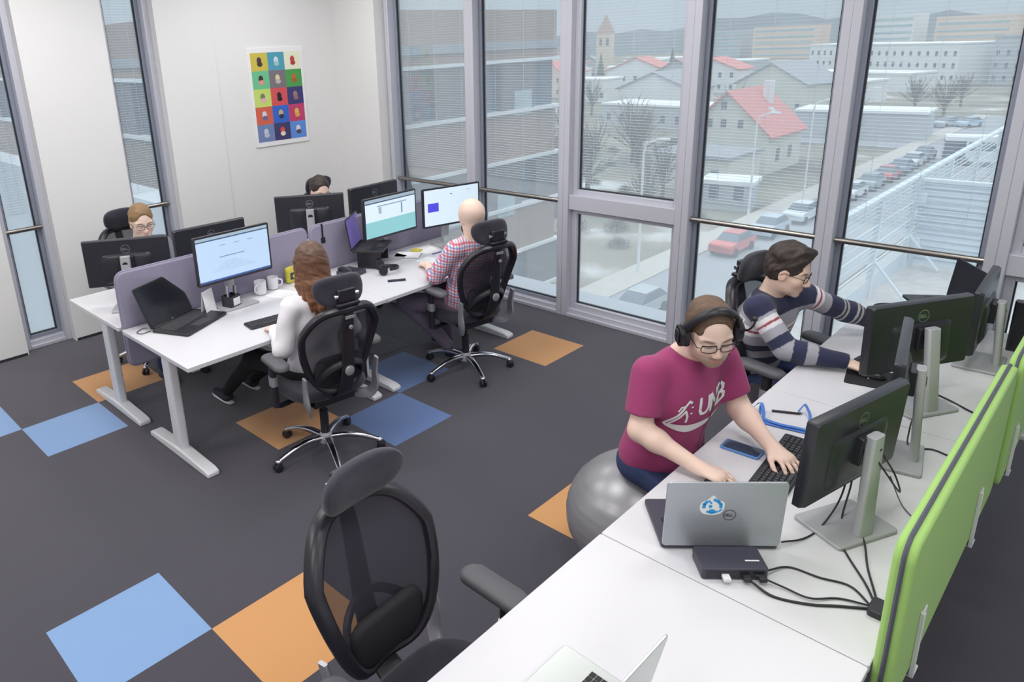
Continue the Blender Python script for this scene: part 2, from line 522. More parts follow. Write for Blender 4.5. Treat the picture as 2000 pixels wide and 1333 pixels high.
# glass with a milky translucent veil mixed in to imitate outdoor haze
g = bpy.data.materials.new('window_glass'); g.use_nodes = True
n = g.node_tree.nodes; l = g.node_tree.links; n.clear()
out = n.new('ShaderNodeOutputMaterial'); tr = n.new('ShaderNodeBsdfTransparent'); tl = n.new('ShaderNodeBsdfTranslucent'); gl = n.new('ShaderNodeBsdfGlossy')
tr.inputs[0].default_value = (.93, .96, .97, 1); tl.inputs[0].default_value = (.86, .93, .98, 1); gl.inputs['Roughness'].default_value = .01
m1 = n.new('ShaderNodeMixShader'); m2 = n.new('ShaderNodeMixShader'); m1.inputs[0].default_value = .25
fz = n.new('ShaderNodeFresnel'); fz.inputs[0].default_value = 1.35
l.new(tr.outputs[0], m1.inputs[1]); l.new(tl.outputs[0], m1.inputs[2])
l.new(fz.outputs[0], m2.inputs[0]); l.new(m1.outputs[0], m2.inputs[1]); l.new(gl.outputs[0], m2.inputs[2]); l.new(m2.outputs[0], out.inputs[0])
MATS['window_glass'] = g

wn = [0]
def window(T, w, sash, rail, mull_l=.055, mull_r=.055):
    """T: local x along the wall, y outward, z up; opening 0..w"""
    wn[0] += 1
    root = bpy.data.objects.new('window_%d' % wn[0], None); COL.objects.link(root); root['kind'] = 'structure'
    root.matrix_world = T
    fr = MB()
    fr.bb(-mull_l, 0, 0, .14, 0, CEIL); fr.bb(w, w+mull_r, 0, .14, 0, CEIL)
    fr.bb(0, w, .03, .17, 0, .065); fr.bb(0, w, .03, .17, CEIL-.12, CEIL)
    fr.bb(0, w, .0, .03, 0, .03)
    fr.build('window_frame', 'frame', root, bev=.004)
    sa = MB(); t = .032
    def ring(x0, x1, z0, z1, y0, y1, t):
        sa.bb(x0, x0+t, y0, y1, z0, z1); sa.bb(x1-t, x1, y0, y1, z0, z1)
        sa.bb(x0+t, x1-t, y0, y1, z0, z0+t); sa.bb(x0+t, x1-t, y0, y1, z1-t, z1)
    if sash:
        ring(0, w, 1.06, CEIL-.12, .06, .13, .045); ring(0, w, .065, .95, .06, .13, .045)
        sa.bb(0, w, .01, .14, .945, 1.065)
    else:
        ring(0, w, .065, CEIL-.12, .08, .14, t)
    sa.build('sash', 'frame_dark' if not sash else 'frame', root, bev=.003)
    ga = MB()
    for z0, z1 in (((.11, .905), (1.105, CEIL-.165)) if sash else ((.097, CEIL-.152),)):
        x0, x1 = t+.012*sash, w-t-.012*sash
        ga.bb(x0, x0+.008, .095, .125, z0, z1); ga.bb(x1-.008, x1, .095, .125, z0, z1); ga.bb(x0, x1, .095, .125, z0, z0+.008)
    ga.build('gasket', 'gasket', root, smooth=0)
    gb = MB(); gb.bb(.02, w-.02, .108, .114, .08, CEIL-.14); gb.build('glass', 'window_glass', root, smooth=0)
    if rail:
        rb = MB(); rb.cyl((-.0, .045, 1.0), (w, .045, 1.0), .019, n=14)
        rb.build('rail', 'steel', root)
    return root
MU = [-2.14, -1.05, -.03, 1.01, 1.975, 2.86, 3.85, 4.85, 5.85]
for k in range(8):
    a, b = MU[k]+.052, MU[k+1]-.052
    if k == 7: b = XR-.06
    sash = k in (2, 5)
    window(XF((a, YW, 0)), b-a, sash, not sash, .052, .052)
for y0, y1 in ((-1.05, -.67), (0.0, .44)):
    # outward is -x; along-wall is +y
    T = basis((XL-.09, y0+.05, 0), (0, 1, 0), (-1, 0, 0), (0, 0, 1))
    window(T, y1-y0-.1, False, True, .05, .05)

# fine venetian blinds between the panes
mat('blind_slat', rgb(226, 229, 234), .6, 0, var=.02)
bnames = ['in the corner pane beside the white wall', 'in the second pane, over the view of the brown office wing', 'in the pane above the thick white crossbar, over the church tower',
          'over the view of the red-roofed house', 'over the view of the fence and parked cars', 'in the last pane at the right edge of the photo', 'in the narrow window at the left edge', 'in the narrow window behind the man with glasses']
spots = [(MU[k]+.10, MU[k+1]-.10, None) for k in range(6)]+[(-.93, -.79, 1), (.09, .35, 1)]
for k, (a, b, lf) in enumerate(spots):
    t = thing('venetian_blind', 'fine pale slatted blind '+bnames[k], 'blind', (a, YW+.118, 0) if lf is None else (XL-.205, a, 0), 0 if lf is None else R(90), 'fine blinds in the windows')
    s = MB(); z = 1.13; w_ = b-a
    while z < 3.1:
        s.bb(0, w_, 0, .011, z, z+.0010); z += .022
    s.build('slats', 'blind_slat', t, smooth=0)
    c = MB()
    for x in ((w_*.12, w_/2, w_*.88) if lf is None else (w_*.25, w_*.75)): c.cyl((x, .007, 1.12), (x, .007, 3.12), .0012, n=5)
    c.build('ladder_cords', 'blind_slat', t)
    MB().bb(0, w_, 0, .016, 3.1, 3.14).build('head_rail', 'frame', t)

# ceiling lamps (above the frame of the photo)
mat('lamp_glow', (1, 1, 1, 1), .5, var=0, emit=(1, .985, .96, 1), estr=3.0)
names_l = 0
for (x, y, p) in LAMPS:
    t = thing('ceiling_light', 'square white ceiling light panel above the office', 'light', (x, y, CEIL), 0, 'ceiling light panels')
    MB().bb(-.5, .5, -.5, .5, -.03, -.002).build('housing', 'white_metal', t, smooth=0)
    ld = bpy.data.lights.new('ceiling_lamp', 'AREA'); ld.shape = 'SQUARE'; ld.size = .95; ld.energy = LAMP_W*p; ld.color = (1, .975, .95)
    lo = bpy.data.objects.new('lamp', ld); COL.objects.link(lo); lo.parent = t; lo.location = (0, 0, -.04)

# poster
t = thing('poster', 'colourful poster of fifteen bright squares with small portraits, on white wall', 'poster', (XL-.012, 1.3, 1.40))
MB().bb(0, .012, 0, .63, 0, .93).build('poster_frame', 'white_paint', t, bev=.002)
PC = [[(206, 190, 80), (80, 160, 185), (232, 235, 210)], [(110, 195, 145), (125, 115, 125), (75, 160, 80)], [(200, 220, 115), (215, 85, 90), (60, 60, 120)],
      [(215, 100, 80), (50, 105, 205), (195, 65, 110)], [(115, 135, 180), (65, 60, 110), (95, 145, 225)]]
FC = [[((75, 55, 70), (70, 50, 45)), ((205, 225, 235), (160, 200, 210)), ((195, 70, 60), (180, 60, 50))], [((60, 50, 45), (225, 150, 140)), ((225, 215, 160), (190, 190, 185)), ((190, 110, 60), (175, 95, 55))],
      [((120, 130, 100), (225, 180, 190)), ((35, 32, 38), (30, 28, 34)), ((165, 125, 125), (150, 110, 110))], [((215, 215, 235), (110, 110, 150)), ((205, 180, 120), (50, 50, 70)), ((230, 190, 90), (225, 170, 90))],
      [((200, 205, 225), (190, 195, 215)), ((225, 80, 70), (240, 225, 205)), ((225, 225, 235), (90, 70, 90))]]
sq = MB(); ml = []
for r_ in range(5):
    for c_ in range(3):
        for cc in (PC[r_][c_],)+FC[r_][c_]:
            nm = 'print_%d_%d_%d' % cc
            if nm not in MATS: mat(nm, rgb(*cc), .6, var=0)
            if nm not in ml: ml.append(nm)
        y0, z1 = .03+c_*.19, .885-r_*.168
        sq.cur = ml.index('print_%d_%d_%d' % PC[r_][c_]); sq.quad((.0128, y0, z1-.168), (.0128, y0+.19, z1-.168), (.0128, y0+.19, z1), (.0128, y0, z1))
        for q, (dy, dz, ra, rb) in enumerate(((0, .012, .026, .032), (.004, -.022, .03, .022))):
            sq.cur = ml.index('print_%d_%d_%d' % FC[r_][c_][q])
            cy, cz = y0+.095+dy, z1-.084+dz
            sq.add([(.0134+.0004*q, cy+ra*math.cos(a), cz+rb*math.sin(a)) for a in [2*math.pi*k/20 for k in range(20)]], [tuple(range(20))])
sq.build('printed_squares', ml, t, smooth=0)

# ------------------------------------------------------------------ desks
DZ = .72
def desk(label, x0, x1, y0, y1, group, cat='desk', hinge=0):
    t = thing('desk', label, cat, ((x0+x1)/2, (y0+y1)/2, 0), 0, group)
    w, d = x1-x0, y1-y0
    b = MB(); b.prism(rrect(w, d-.004, .006, 3), DZ-.025, DZ); b.build('desktop', 'white_desk', t, bev=.002)
    for s in (-1, 1):
        y = s*(d/2-.09) if s > 0 else -(d/2-.085)
        c = MB(); c.prism(rrect(.095, .055, .012, 3, 0, y), .045, DZ-.07); c.build('leg', 'white_metal', t)
        f = MB(); pr = [(-.37, 0), (-.37, .03), (-.33, .042), (-.06, .055), (.06, .055), (.33, .042), (.37, .03), (.37, 0)]
        Tm = basis((0, y, 0), (1, 0, 0), (0, 0, 1), (0, -1, 0)); f.prism(pr, -.038, .038, Tm); f.build('foot', 'white_metal', t, bev=.008)
        MB().bb(-.34, .34, y-.025, y+.025, DZ-.07, DZ-.026).build('support_arm', 'white_metal', t, bev=.003)
    MB().bb(-.05, .05, -(d/2-.12), d/2-.12, DZ-.065, DZ-.035).build('crossbeam', 'white_metal', t)
    return t
LB = 'left bank of desks'; RB = 'right row of desks'
desk('white desk at the free end of the left bank, black laptop at its corner', -.82, .02, -1.0, .42, LB)
desk('white desk nearest the windows, where the bald man in the checked shirt works', -.82, .02, .42, 1.84, LB)
desk('white desk behind the lilac screens where the man with glasses sits, near the slit window', -1.70, -.88, -1.0, .42, LB)
desk('white desk behind the lilac screens below the poster', -1.70, -.88, .42, 1.84, LB)
desk('empty white desk in the foreground, pale laptop at the frame edge', 2.345, 3.145, -2.12, -.70, RB)
desk('white desk beside the green screen where the man in maroon works', 2.345, 3.145, -.70, .72, RB)
desk('white desk by the windows where the man in the striped sweater works', 2.345, 3.145, .72, 2.14, RB)

def screen_panel(label, mt, x, y0, y1, z0, z1, th, group, zipc, brackets=()):
    t = thing('desk_screen', label, 'partition', (x, (y0+y1)/2, z0), 0, group)
    w, h = y1-y0-.008, z1-z0
    poly = [(px, py+h/2) for px, py in rrect(w, h, .055, 6)]
    b = MB(); b.prism(poly, -th/2, th/2, YZ); b.build('panel', mt, t, bev=.012, seg=3)
    zr = MB(); pts = [(0, px, py) for px, py in [(a*(1+.004/w), (c-h/2)*(1+.004/h)+h/2) for a, c in poly]]
    zr.tube(pts, .006, 6, closed=True); zr.build('edge_strip', zipc, t)
    for yb in brackets:
        bk = MB(); yy = yb-(y0+y1)/2
        bk.bb(th/2, th/2+.006, yy-.03, yy+.03, -.02, .19); bk.bb(th/2, th/2+.012, yy-.035, yy-.02, -.02, .2)
        bk.bb(-th/2-.004, th/2+.012, yy-.03, yy+.03, -.026, -.02)
        bk.build('bracket', 'white_metal', t, bev=.002)
    return t
screen_panel('lilac desk screen behind the black laptop, standing at the free end of the left bank', 'lilac_felt', -.85, -.98, .43, .46, 1.07, .03, 'lilac screens', 'lilac_felt')
screen_panel('lilac desk screen behind the two lit monitors near the windows', 'lilac_felt', -.85, .45, 1.84, .46, 1.07, .03, 'lilac screens', 'lilac_felt')
screen_panel('lime green desk screen beside the man in maroon, grey seam along its top', 'green_felt', 3.172, -.69, .72, .56, 1.10, .05, 'green screens', 'zip_grey', (-.42, .34))
screen_panel('lime green desk screen nearest the windows, partly outside the photo', 'green_felt', 3.185, .73, 2.14, .56, 1.10, .05, 'green screens', 'zip_grey', (.95,))

# ------------------------------------------------------------------ office chairs
mesh_m = bpy.data.materials.new('chair_mesh'); mesh_m.use_nodes = True
n = mesh_m.node_tree.nodes; l = mesh_m.node_tree.links
b = n['Principled BSDF']; b.inputs['Base Color'].default_value = rgb(44, 42, 54); b.inputs['Roughness'].default_value = .8
tcn = n.new('ShaderNodeTexCoord'); ck = n.new('ShaderNodeTexNoise'); ck.inputs['Scale'].default_value = 900
mr = n.new('ShaderNodeMapRange'); mr.inputs['From Min'].default_value = .2; mr.inputs['From Max'].default_value = .8; mr.inputs['To Min'].default_value = .74; mr.inputs['To Max'].default_value = .9
l.new(tcn.outputs['Object'], ck.inputs['Vector']); l.new(ck.outputs['Fac'], mr.inputs['Value']); l.new(mr.outputs['Result'], b.inputs['Alpha'])
MATS['chair_mesh'] = mesh_m
mat('seat_fabric', rgb(44, 42, 55), .92, var=.12, bump=.4, bscale=900, sheen=.25)

def back_curve(u, v):
    """surface of the backrest: u -1..1 across, v 0..1 up; returns local point"""
    wv = .132+.095*math.sin(min(1, v*1.25)*math.pi/2)-.055*max(0, v-.72)/.28
    z = .515+.50*v
    x = -.205-.13*v+.035*math.sin(v*math.pi)*1.0-.05*(1-u*u)*.9
    return Vector((x, u*wv, z))
def outline(sc=1.0, n=44):
    raw = []
    for k in range(721):
        a = 2*math.pi*k/720
        c, s_ = math.cos(a), math.sin(a); e = .46
        u = math.copysign(abs(c)**e, c)*sc; v = .5+.5*math.copysign(abs(s_)**e, s_)*sc
        raw.append(back_curve(u, v))
    L = [0]
    for a, b_ in zip(raw, raw[1:]): L.append(L[-1]+(b_-a).length)
    pts = []; j = 0
    for k in range(n):
        t_ = L[-1]*k/n
        while L[j+1] < t_: j += 1
        pts.append(raw[j].lerp(raw[j+1], (t_-L[j])/max(1e-9, L[j+1]-L[j])))
    return pts
def make_chair(label, tall_head=0.0, group=None):
    t = thing('office_chair', label, 'chair', (0, 0, 0), 0, group)
    # five star base
    h = MB(); h.lathe([(.028, .07), (.045, .075), (.048, .10), (.036, .125), (.03, .135)], 20); h.build('hub', 'silver_plastic', t)
    for k in range(5):
        T = XF((0, 0, 0), rz=R(72*k+20))
        m = MB()
        path = [(.03, 0, .105), (.12, 0, .112), (.20, 0, .102), (.27, 0, .080), (.315, 0, .064)]
        rings = []
        for i, p in enumerate(catmull(path, 4)):
            f = i/16; hw = .022-.006*f; hh = .016-.004*f
            rings.append([Vector((p.x, a, p.z+b_)) for a, b_ in rrect(hw*2, hh*2, hh*.8, 3)])
        m.loft(rings, T); m.ell((.318, 0, .060), (.020, .020, .016), 14, 8, T)
        leg = m.build('base_leg', 'chrome', t)
        c = MB()
        for s_ in (-1, 1):
            c.lathe([(.001, -.009), (.020, -.009), (.026, -.005), (.026, .005), (.020, .009), (.001, .009)], 18, T @ XF((.325, s_*.013, .026), rx=R(90)))
        c.cyl((.318, 0, .03), (.318, 0, .06), .007, T=T); c.bb(.30, .34, -.005, .005, .02, .05, T)
        c.build('caster', 'black_plastic', leg)
    g = MB(); g.cyl((0, 0, .12), (0, 0, .28), .026); g.cyl((0, 0, .26), (0, 0, .40), .016); g.build('gas_lift', 'black_plastic', t)
    m = MB(); m.box((0, 0, .415), (.24, .17, .05)); m.box((-.11, 0, .405), (.10, .26, .04)); m.cyl((.02, -.26, .405), (.02, 0, .405), .007); m.ell((.02, -.27, .405), (.013, .03, .013))
    m.build('tilt_mechanism', 'black_plastic', t, bev=.01)
    # seat cushion
    N = 28; rings = []
    for zz, sc in ((.438, .90), (.445, .97), (.462, 1.0), (.485, .995), (.503, .95), (.512, .86)):
        rg = []
        for k in range(N):
            a = 2*math.pi*k/N; c, s_ = math.cos(a), math.sin(a); e = .55
            x = math.copysign(abs(c)**e, c)*.245*sc+.03; y = math.copysign(abs(s_)**e, s_)*(.25-.02*(c < 0)*abs(c))*sc
            z = zz-.028*max(0, (x-.12)/.15)**2
            rg.append(Vector((x, y, z)))
        rings.append(rg)
    MB().loft(rings).build('seat', 'seat_fabric', t, smooth=60, sub=1)
    # silver uprights from the mechanism to the back
    for s_ in (-1, 1):
        u = MB()
        pa = [(-.10, s_*.13, .40), (-.20, s_*.185, .405), (-.245, s_*.215, .46), (-.245, s_*.22, .55), (-.262, s_*.226, .64)]
        for a, b_ in zip(catmull(pa, 5), catmull(pa, 5)[1:]): pass
        rings = []
        cp = catmull(pa, 6)
        for i, p in enumerate(cp):
            q = cp[min(i+1, len(cp)-1)]-cp[max(i-1, 0)]; q.normalize(); yv = Vector((0, 1, 0)); xx = yv.cross(q).normalized(); wy = q.cross(xx).normalized()
            hw = .032 if i < len(cp)*.55 else .032-.016*(i/len(cp)-.55)/.45
            rings.append([p+xx*a*hw/.032+wy*b_ for a, b_ in rrect(.064, .014, .006, 3)])
        u.loft(rings); u.build('back_upright', 'silver', t)
    # back frame, mesh, spine
    fr = MB(); O = outline(1.0, 56)
    fr.tube(O, [.0165+.007*(.5+.5*math.sin(2*math.pi*k/56)) for k in range(56)], 10, closed=True, flat=1.35)
    fr.build('back_frame', 'black_plastic', t)
    me = MB(); G = [[back_curve(-.98+1.96*i/16, .01+.98*j/16) for i in range(17)] for j in range(17)]
    vs = [p for r_ in G for p in r_]; keep = []
    for j in range(16):
        for i in range(16):
            cu, cv = abs(-1+2*(i+.5)/16), abs(-1+2*(j+.5)/16)
            if cu**4.8+cv**4.8 < 1.02: keep.append((j*17+i, j*17+i+1, (j+1)*17+i+1, (j+1)*17+i))
    me.add(vs, keep); me.build('back_mesh', 'chair_mesh', t, smooth=180)
    sp_ = MB()
    pa = catmull([(-.17, 0, .43), (-.275, 0, .50), (-.325, 0, .62), (-.350, 0, .76), (-.370, 0, .90), (-.388, 0, .985), (-.380, 0, 1.03)], 5)
    rings = []
    for i, p in enumerate(pa):
        f = i/(len(pa)-1); hw = .05-.028*f
        rings.append([p+Vector((a, b_, 0)) for a, b_ in rrect(.022, hw*2, .01, 3)])
    sp_.loft(rings)
    sp_.tube(catmull([back_curve(-.93, .12)+Vector((-.012, 0, 0)), (-.30, -.10, .66), (-.335, 0, .70), (-.30, .10, .66), back_curve(.93, .12)+Vector((-.012, 0, 0))], 6), .013, 8, flat=1.6)
    sp_.build('back_spine', 'black_plastic', t)
    lp = MB(); rg = []
    for xo, sc in ((-.006, .9), (.004, 1.0), (.022, .97), (.032, .8)):
        rg.append([back_curve(.0, .22)+Vector((.012+xo-.10*(y*y)*6*0+.0, y*sc, z*sc)) for y, z in rrect(.30, .17, .06, 5)])
    lp.loft(rg); lp.build('lumbar_pad', 'black_soft', t, smooth=60)
    kn = MB(); kn.lathe([(.001, 0), (.024, 0), (.028, .004), (.028, .011), (.022, .015), (.001, .015)], 24, XF((-.345, -.0, .655), ry=R(-90)))
    kn.build('lumbar_knob', 'silver', t)
    cl = MB(); cl.lathe([(.001, 0), (.012, 0), (.012, .01), (.001, .012)], 16, XF((-.396, 0, .92), ry=R(-92))); cl.box((-.398, 0, .975), (.008, .055, .018)); cl.build('spine_badge', 'silver', t, bev=.002)
    # headrest
    hr = MB(); rg = []; hz = 1.10+tall_head; HX = -.325
    nseg = 30
    for xo, sc in ((-.028, .84), (-.018, .97), (.0, 1.0), (.016, .97), (.026, .84)):
        ring = []
        for k in range(nseg):
            a = 2*math.pi*k/nseg; c, s_ = math.cos(a), math.sin(a); e = .62
            y = math.copysign(abs(c)**e, c)*.150*sc; z = math.copysign(abs(s_)**e, s_)*(.083 if s_ > 0 else .078)*sc
            y *= 1-.16*max(0, -z/.08)
            ring.append(Vector((HX+xo+1.6*y*y+.25*z-.35*max(0, z)**1.0*.1, y, hz+z)))
        rg.append(ring)
    hr.loft(rg); hro = hr.build('headrest', 'seat_fabric', t, smooth=60, sub=1)
    hb = MB(); hb.box((HX-.048, 0, hz-.01), (.035, .10, .07)); hb.box((HX-.055, 0, hz-.055), (.05, .13, .02)); hb.cyl((-.38, 0, 1.0), (HX-.05, 0, hz-.01), .013)
    hb.build('headrest_bracket', 'black_plastic', hro, bev=.006)
    hk = MB()
    for s_ in (-1, 1): hk.cyl((HX-.052, s_*.05, hz-.01), (HX-.052, s_*.072, hz-.01), .012); hk.box((HX-.05, s_*.03, hz-.085), (.012, .012, .022))
    hk.build('bracket_knob', 'chrome', hro, bev=.002)
    # armrests
    for s_ in (-1, 1):
        ar = MB(); rg = []
        for zz, sc in ((.648, .86), (.655, 1.0), (.672, 1.0), (.682, .88)):
            rg.append([Vector((x*1.0-.045, y+s_*(.292+.10*max(0, (x-.02))*1.2*-1), .02+zz-.25*max(0, x-.05)**1.5*1.2)) for x, y in rrect(.265*sc, .088*sc, .043*sc, 6)])
        ar.loft(rg); a_ = ar.build('armrest', 'arm_pad', t, smooth=60)
        po = MB(); po.prism(rrect(.05, .034, .014, 4, .0, s_*.29), .40, .672); po.tube(catmull([(.0, s_*.29, .42), (.0, s_*.26, .395), (.03, s_*.10, .40)], 5), .02, 8, flat=.6)
        po.build('arm_post', 'black_plastic', a_)
        sl = MB(); sl.prism(rrect(.058, .042, .017, 4, .0, s_*.29), .53, .585); sl.build('arm_sleeve', 'silver', a_)
    return t
ch = make_chair('empty black mesh office chair with headrest in the foreground, pushed toward the white desk')
chairs = {'fore': ch}
ch.location = (2.285, -1.395, 0); ch.rotation_euler = (0, 0, R(2))
SEATS = [('woman', (.235, -.31, 0), 172, 'black mesh office chair the long-haired woman in white sits in'),
         ('bald', (.085, 1.09, 0), 170, 'black mesh office chair the bald man in the checked shirt sits in'),
         ('stripe', (2.30, 1.25, 0), -12, 'black office chair behind the man in the striped sweater, beside the windows'),
         ('glasses', (-1.90, -.33, 0), 5, 'black office chair behind the man with glasses at the slit window'),
         ('back', (-1.72, 1.43, 0), 4, 'black office chair behind the dark-haired person below the poster, only its headrest showing')]
for k, loc, rz, lab in SEATS:
    chairs[k] = copy_tree(ch, loc, R(rz), lab)

# ------------------------------------------------------------------ monitors
mat('screen_dark', rgb(30, 32, 40), .25, var=0)
def scr(name, c, s=.8): return mat(name, rgb(*c), .3, var=0, emit=rgb(*c), estr=s*.62)
scr('scr_pale', (172, 196, 222)); scr('scr_bar', (66, 84, 104)); scr('scr_line', (120, 140, 165)); scr('scr_teal', (132, 190, 194)); scr('scr_white', (205, 222, 234)); scr('scr_violet', (78, 72, 205)); scr('scr_purple', (96, 84, 150)); scr('scr_blue', (60, 85, 140)); scr('scr_grey', (150, 168, 182))
def monitor(label, c, yaw, tilt=0, stand=True, content=0, base=None, group='black monitors', w=.535, h=.315, swivel=0, roll=0):
    """c: centre of the panel; yaw: compass direction the SCREEN faces; base: stand position on the desk"""
    dirv = Vector((math.cos(yaw), math.sin(yaw), 0))
    b0 = Vector(base) if base is not None else Vector(c)-dirv*.085
    t = thing('monitor', label, 'monitor', (b0.x, b0.y, DZ), 0, group)
    org = Vector((c[0]-b0.x, c[1]-b0.y, c[2]-DZ))
    T = Matrix.Translation(org) @ Matrix.Rotation(yaw, 4, 'Z') @ Matrix.Rotation(-tilt, 4, 'Y') @ Matrix.Rotation(roll, 4, 'X')
    s_ = MB()
    def yz(w_, h_, r_, x): return [Vector((x, a, b_)) for a, b_ in rrect(w_, h_, r_, 4)]
    s_.loft([yz(w, h, .008, .012), yz(w, h, .008, -.010), yz(w-.012, h-.012, .012, -.024)], T)
    lo_ = [[Vector((x, a, b_-h*.12)) for a, b_ in rrect(w*k_, h*k_*1.05, .03, 4)] for x, k_ in ((-.0235, .60), (-.032, .56), (-.040, .46))]
    s_.loft(lo_, T)
    s_.build('casing', 'monitor_back', t, smooth=30)
    p = MB(); p.bb(.0115, .0128, -w/2+.012, w/2-.012, -h/2+.016, h/2-.012, T)
    sc_ = p.build('screen', {0: 'screen_dark', 1: 'scr_pale', 2: 'scr_white', 3: 'scr_white', 4: 'screen_dark'}[content], t, smooth=0)
    ct = MB(); mats = ['scr_bar', 'scr_line', 'scr_teal', 'scr_violet', 'scr_grey', 'scr_blue']; X = .0133
    def r_(y0, y1, z0, z1, m_):      # seen from the front, y0..y1 measured from the viewer's left edge
        ct.cur = m_; W2 = w/2-.012
        ct.bb(X-.0002, X, y0-W2, y1-W2, -h/2+.016+z0, -h/2+.016+z1, T)
    if content == 1:
        r_(0, .511, .272, .287, 4); r_(0, .511, .262, .270, 0); r_(.15, .33, .145, .151, 1); r_(.16, .2, .22, .224, 1); r_(.26, .3, .22, .224, 1); r_(.36, .40, .22, .224, 1); r_(0, .511, 0, .012, 5)
        for k in range(5): r_(.10+.02*k, .40-.03*k, .06+.013*k, .0625+.013*k, 4)
    if content == 2:
        r_(0, .511, .265, .287, 4); r_(0, .511, .255, .264, 0); r_(0, .511, .0, .12, 2); r_(.12, .42, .225, .232, 1); r_(.13, .16, .17, .22, 4); r_(.36, .375, .14, .22, 1)
    if content == 3:
        r_(.03, .13, .11, .18, 3); r_(.24, .26, .232, .24, 1); r_(.4, .43, .25, .255, 4)
    if ct.v: ct.build('display_content', mats, sc_, smooth=0)
    lg = MB(); Lf = lambda u, v: T @ Vector((-.0215-.010*0, u, h*.30+v))
    ringlogo(lg, lambda u, v: T @ Vector((-.0245, -u, h*.29+v)), .027); lg.build('maker_emblem', 'logo_silver', t, smooth=0)
    if stand:
        bd = (Vector((0, 0, 0)), dirv)
        Tb = Matrix.Rotation(yaw+swivel, 4, 'Z')
        ba = MB(); ba.prism(rrect(.19, .25, .014, 4, .035, 0), .0005, .013, Tb); ba.build('stand_base', 'silver_plastic', t, bev=.003)
        hh = org.z+.055; lean = org-dirv*.052
        ne = MB()
        for z0, z1, s0, s1 in ((.012, hh, 0, 1),):
            off = Vector((lean.x, lean.y, 0))
            ringa = [Vector((a-.03, b_, z0)) for a, b_ in rrect(.030, .062, .01, 3)]
            ringa = [Tb @ v for v in ringa]; ringb = []
            Tm = Matrix.Rotation(yaw, 4, 'Z')
            for a, b_ in rrect(.034, .062, .01, 3): v = Tm @ Vector((a-.02, b_, 0)); ringb.append(v+off+Vector((0, 0, z1)))
            ne.loft([ringa, ringb])
        ne.build('stand_neck', 'silver_plastic', t, bev=.002)
        mo = MB(); mo.bb(-.062, -.036, -.05, .05, -.05, .05, T); mo.cyl((-.095, 0, 0), (-.05, 0, 0), .022, T=T); mo.build('tilt_mount', 'black_plastic', t, bev=.004)
    return t
monitor('back of black monitor in front of the man with glasses, farthest left', (-1.22, -.735, 1.022), R(146.4), group='backs of monitors behind the lilac screens')
monitor('back of black monitor right of the man with glasses, partly behind the pale-blue lit screen', (-1.14, -.175, 1.018), R(178), group='backs of monitors behind the lilac screens')
monitor('monitor with pale blue page on screen, beside the black laptop', (-.63, -.293, 1.074), R(0), content=1, group='lit monitors on the left bank')
monitor('back of violet-sheened monitor in front of the dark-haired person below the poster', (-1.193, .72, 1.065), R(144), group='backs of monitors behind the lilac screens')
monitor('back of black monitor next to the windows, behind the teal lit monitor', (-1.196, 1.375, 1.045), R(182), group='backs of monitors behind the lilac screens')
monitor('monitor with white and teal spreadsheet on screen', (-.625, 1.05, 1.079), R(1), content=2, group='lit monitors on the left bank')
monitor('monitor with white screen and small violet square, near the bald man', (-.545, 1.638, 1.058), R(-14), content=3, group='lit monitors on the left bank')
monitor('black monitor seen from behind in front of the man in maroon, nearest the silver laptop', (2.874, -.037, .986), R(166.6), content=4, base=(2.945, -.14), tilt=R(3), swivel=R(-12), group='backs of monitors on the right row')
monitor('black monitor seen from behind before the man in stripes, its ring emblem facing the camera', (2.802, 1.07, 1.0), R(149), tilt=R(-2), base=(2.90, .93), group='backs of monitors on the right row')
monitor('black monitor at far right seen edge-on beside the green screen', (2.93, 1.72, .96), R(182), base=(3.01, 1.62), group='backs of monitors on the right row')

# ------------------------------------------------------------------ laptops
def keyboard_grid(mb, x0, x1, y0, y1, z, nx, ny, T, g=.0022, h=.0015):
    dx, dy = (x1-x0)/nx, (y1-y0)/ny
    for i in range(nx):
        j = 0
        while j < ny:
            span = 6 if (i == 0 and j == ny//2-3) else 1
            mb.bb(x0+i*dx+g/2, x0+(i+1)*dx-g/2, y0+j*dy+g/2, y0+(j+span)*dy-g/2, z, z+h, T); j += span
def laptop(label, hinge_c, face, w, d, lid_tilt, body, lidm, screen='screen_dark', lid_h=None, z=DZ, keys='key_black', marks=None, th=.018):
    """hinge_c: centre of hinge on desk; face: direction from hinge toward the user; lid tilts back"""
    t = thing('laptop', label, 'laptop', (hinge_c[0], hinge_c[1], z), face)
    b_ = MB(); b_.prism(rrect(d, w, .012, 4, d/2, 0), .003, th); b_.build('base', body, t, bev=.002)
    ft = MB()
    for a in (.03, d-.03):
        for y in (-w/2+.04, w/2-.04): ft.bb(a-.01, a+.01, y-.015, y+.015, .0002, .004)
    ft.build('rubber_foot', 'black_plastic', t, smooth=0)
    k = MB(); keyboard_grid(k, d*.12, d*.56, -w*.42, w*.42, th, 6, 15, Matrix.Identity(4)); k.build('keys', keys, t, smooth=0)
    tp = MB(); tp.bb(d*.66, d*.93, -w*.15, w*.15, th, th+.0006); tp.build('touchpad', 'key_grey' if body == 'laptop_black' else body, t, smooth=0)
    lh = lid_h or d
    T = Matrix.Translation((0, 0, th)) @ Matrix.Rotation(-lid_tilt, 4, 'Y')
    ld = MB(); ld.prism([(a, b2+lh/2) for a, b2 in rrect(w, lh, .012, 4)], -.007, 0.0, T @ YZ); lid = ld.build('lid', lidm, t, bev=.0015)
    s_ = MB(); s_.bb(.0001, .0012, -w/2+.01, w/2-.01, .014, lh-.01, T); s_.build('screen', screen, lid, smooth=0)
    for y in (-w*.36, w*.36): MB().cyl((0, y-.03, th), (0, y+.03, th), .007).build('hinge', 'black_plastic', t)
    if marks: marks(T, lid, w, lh)
    return t
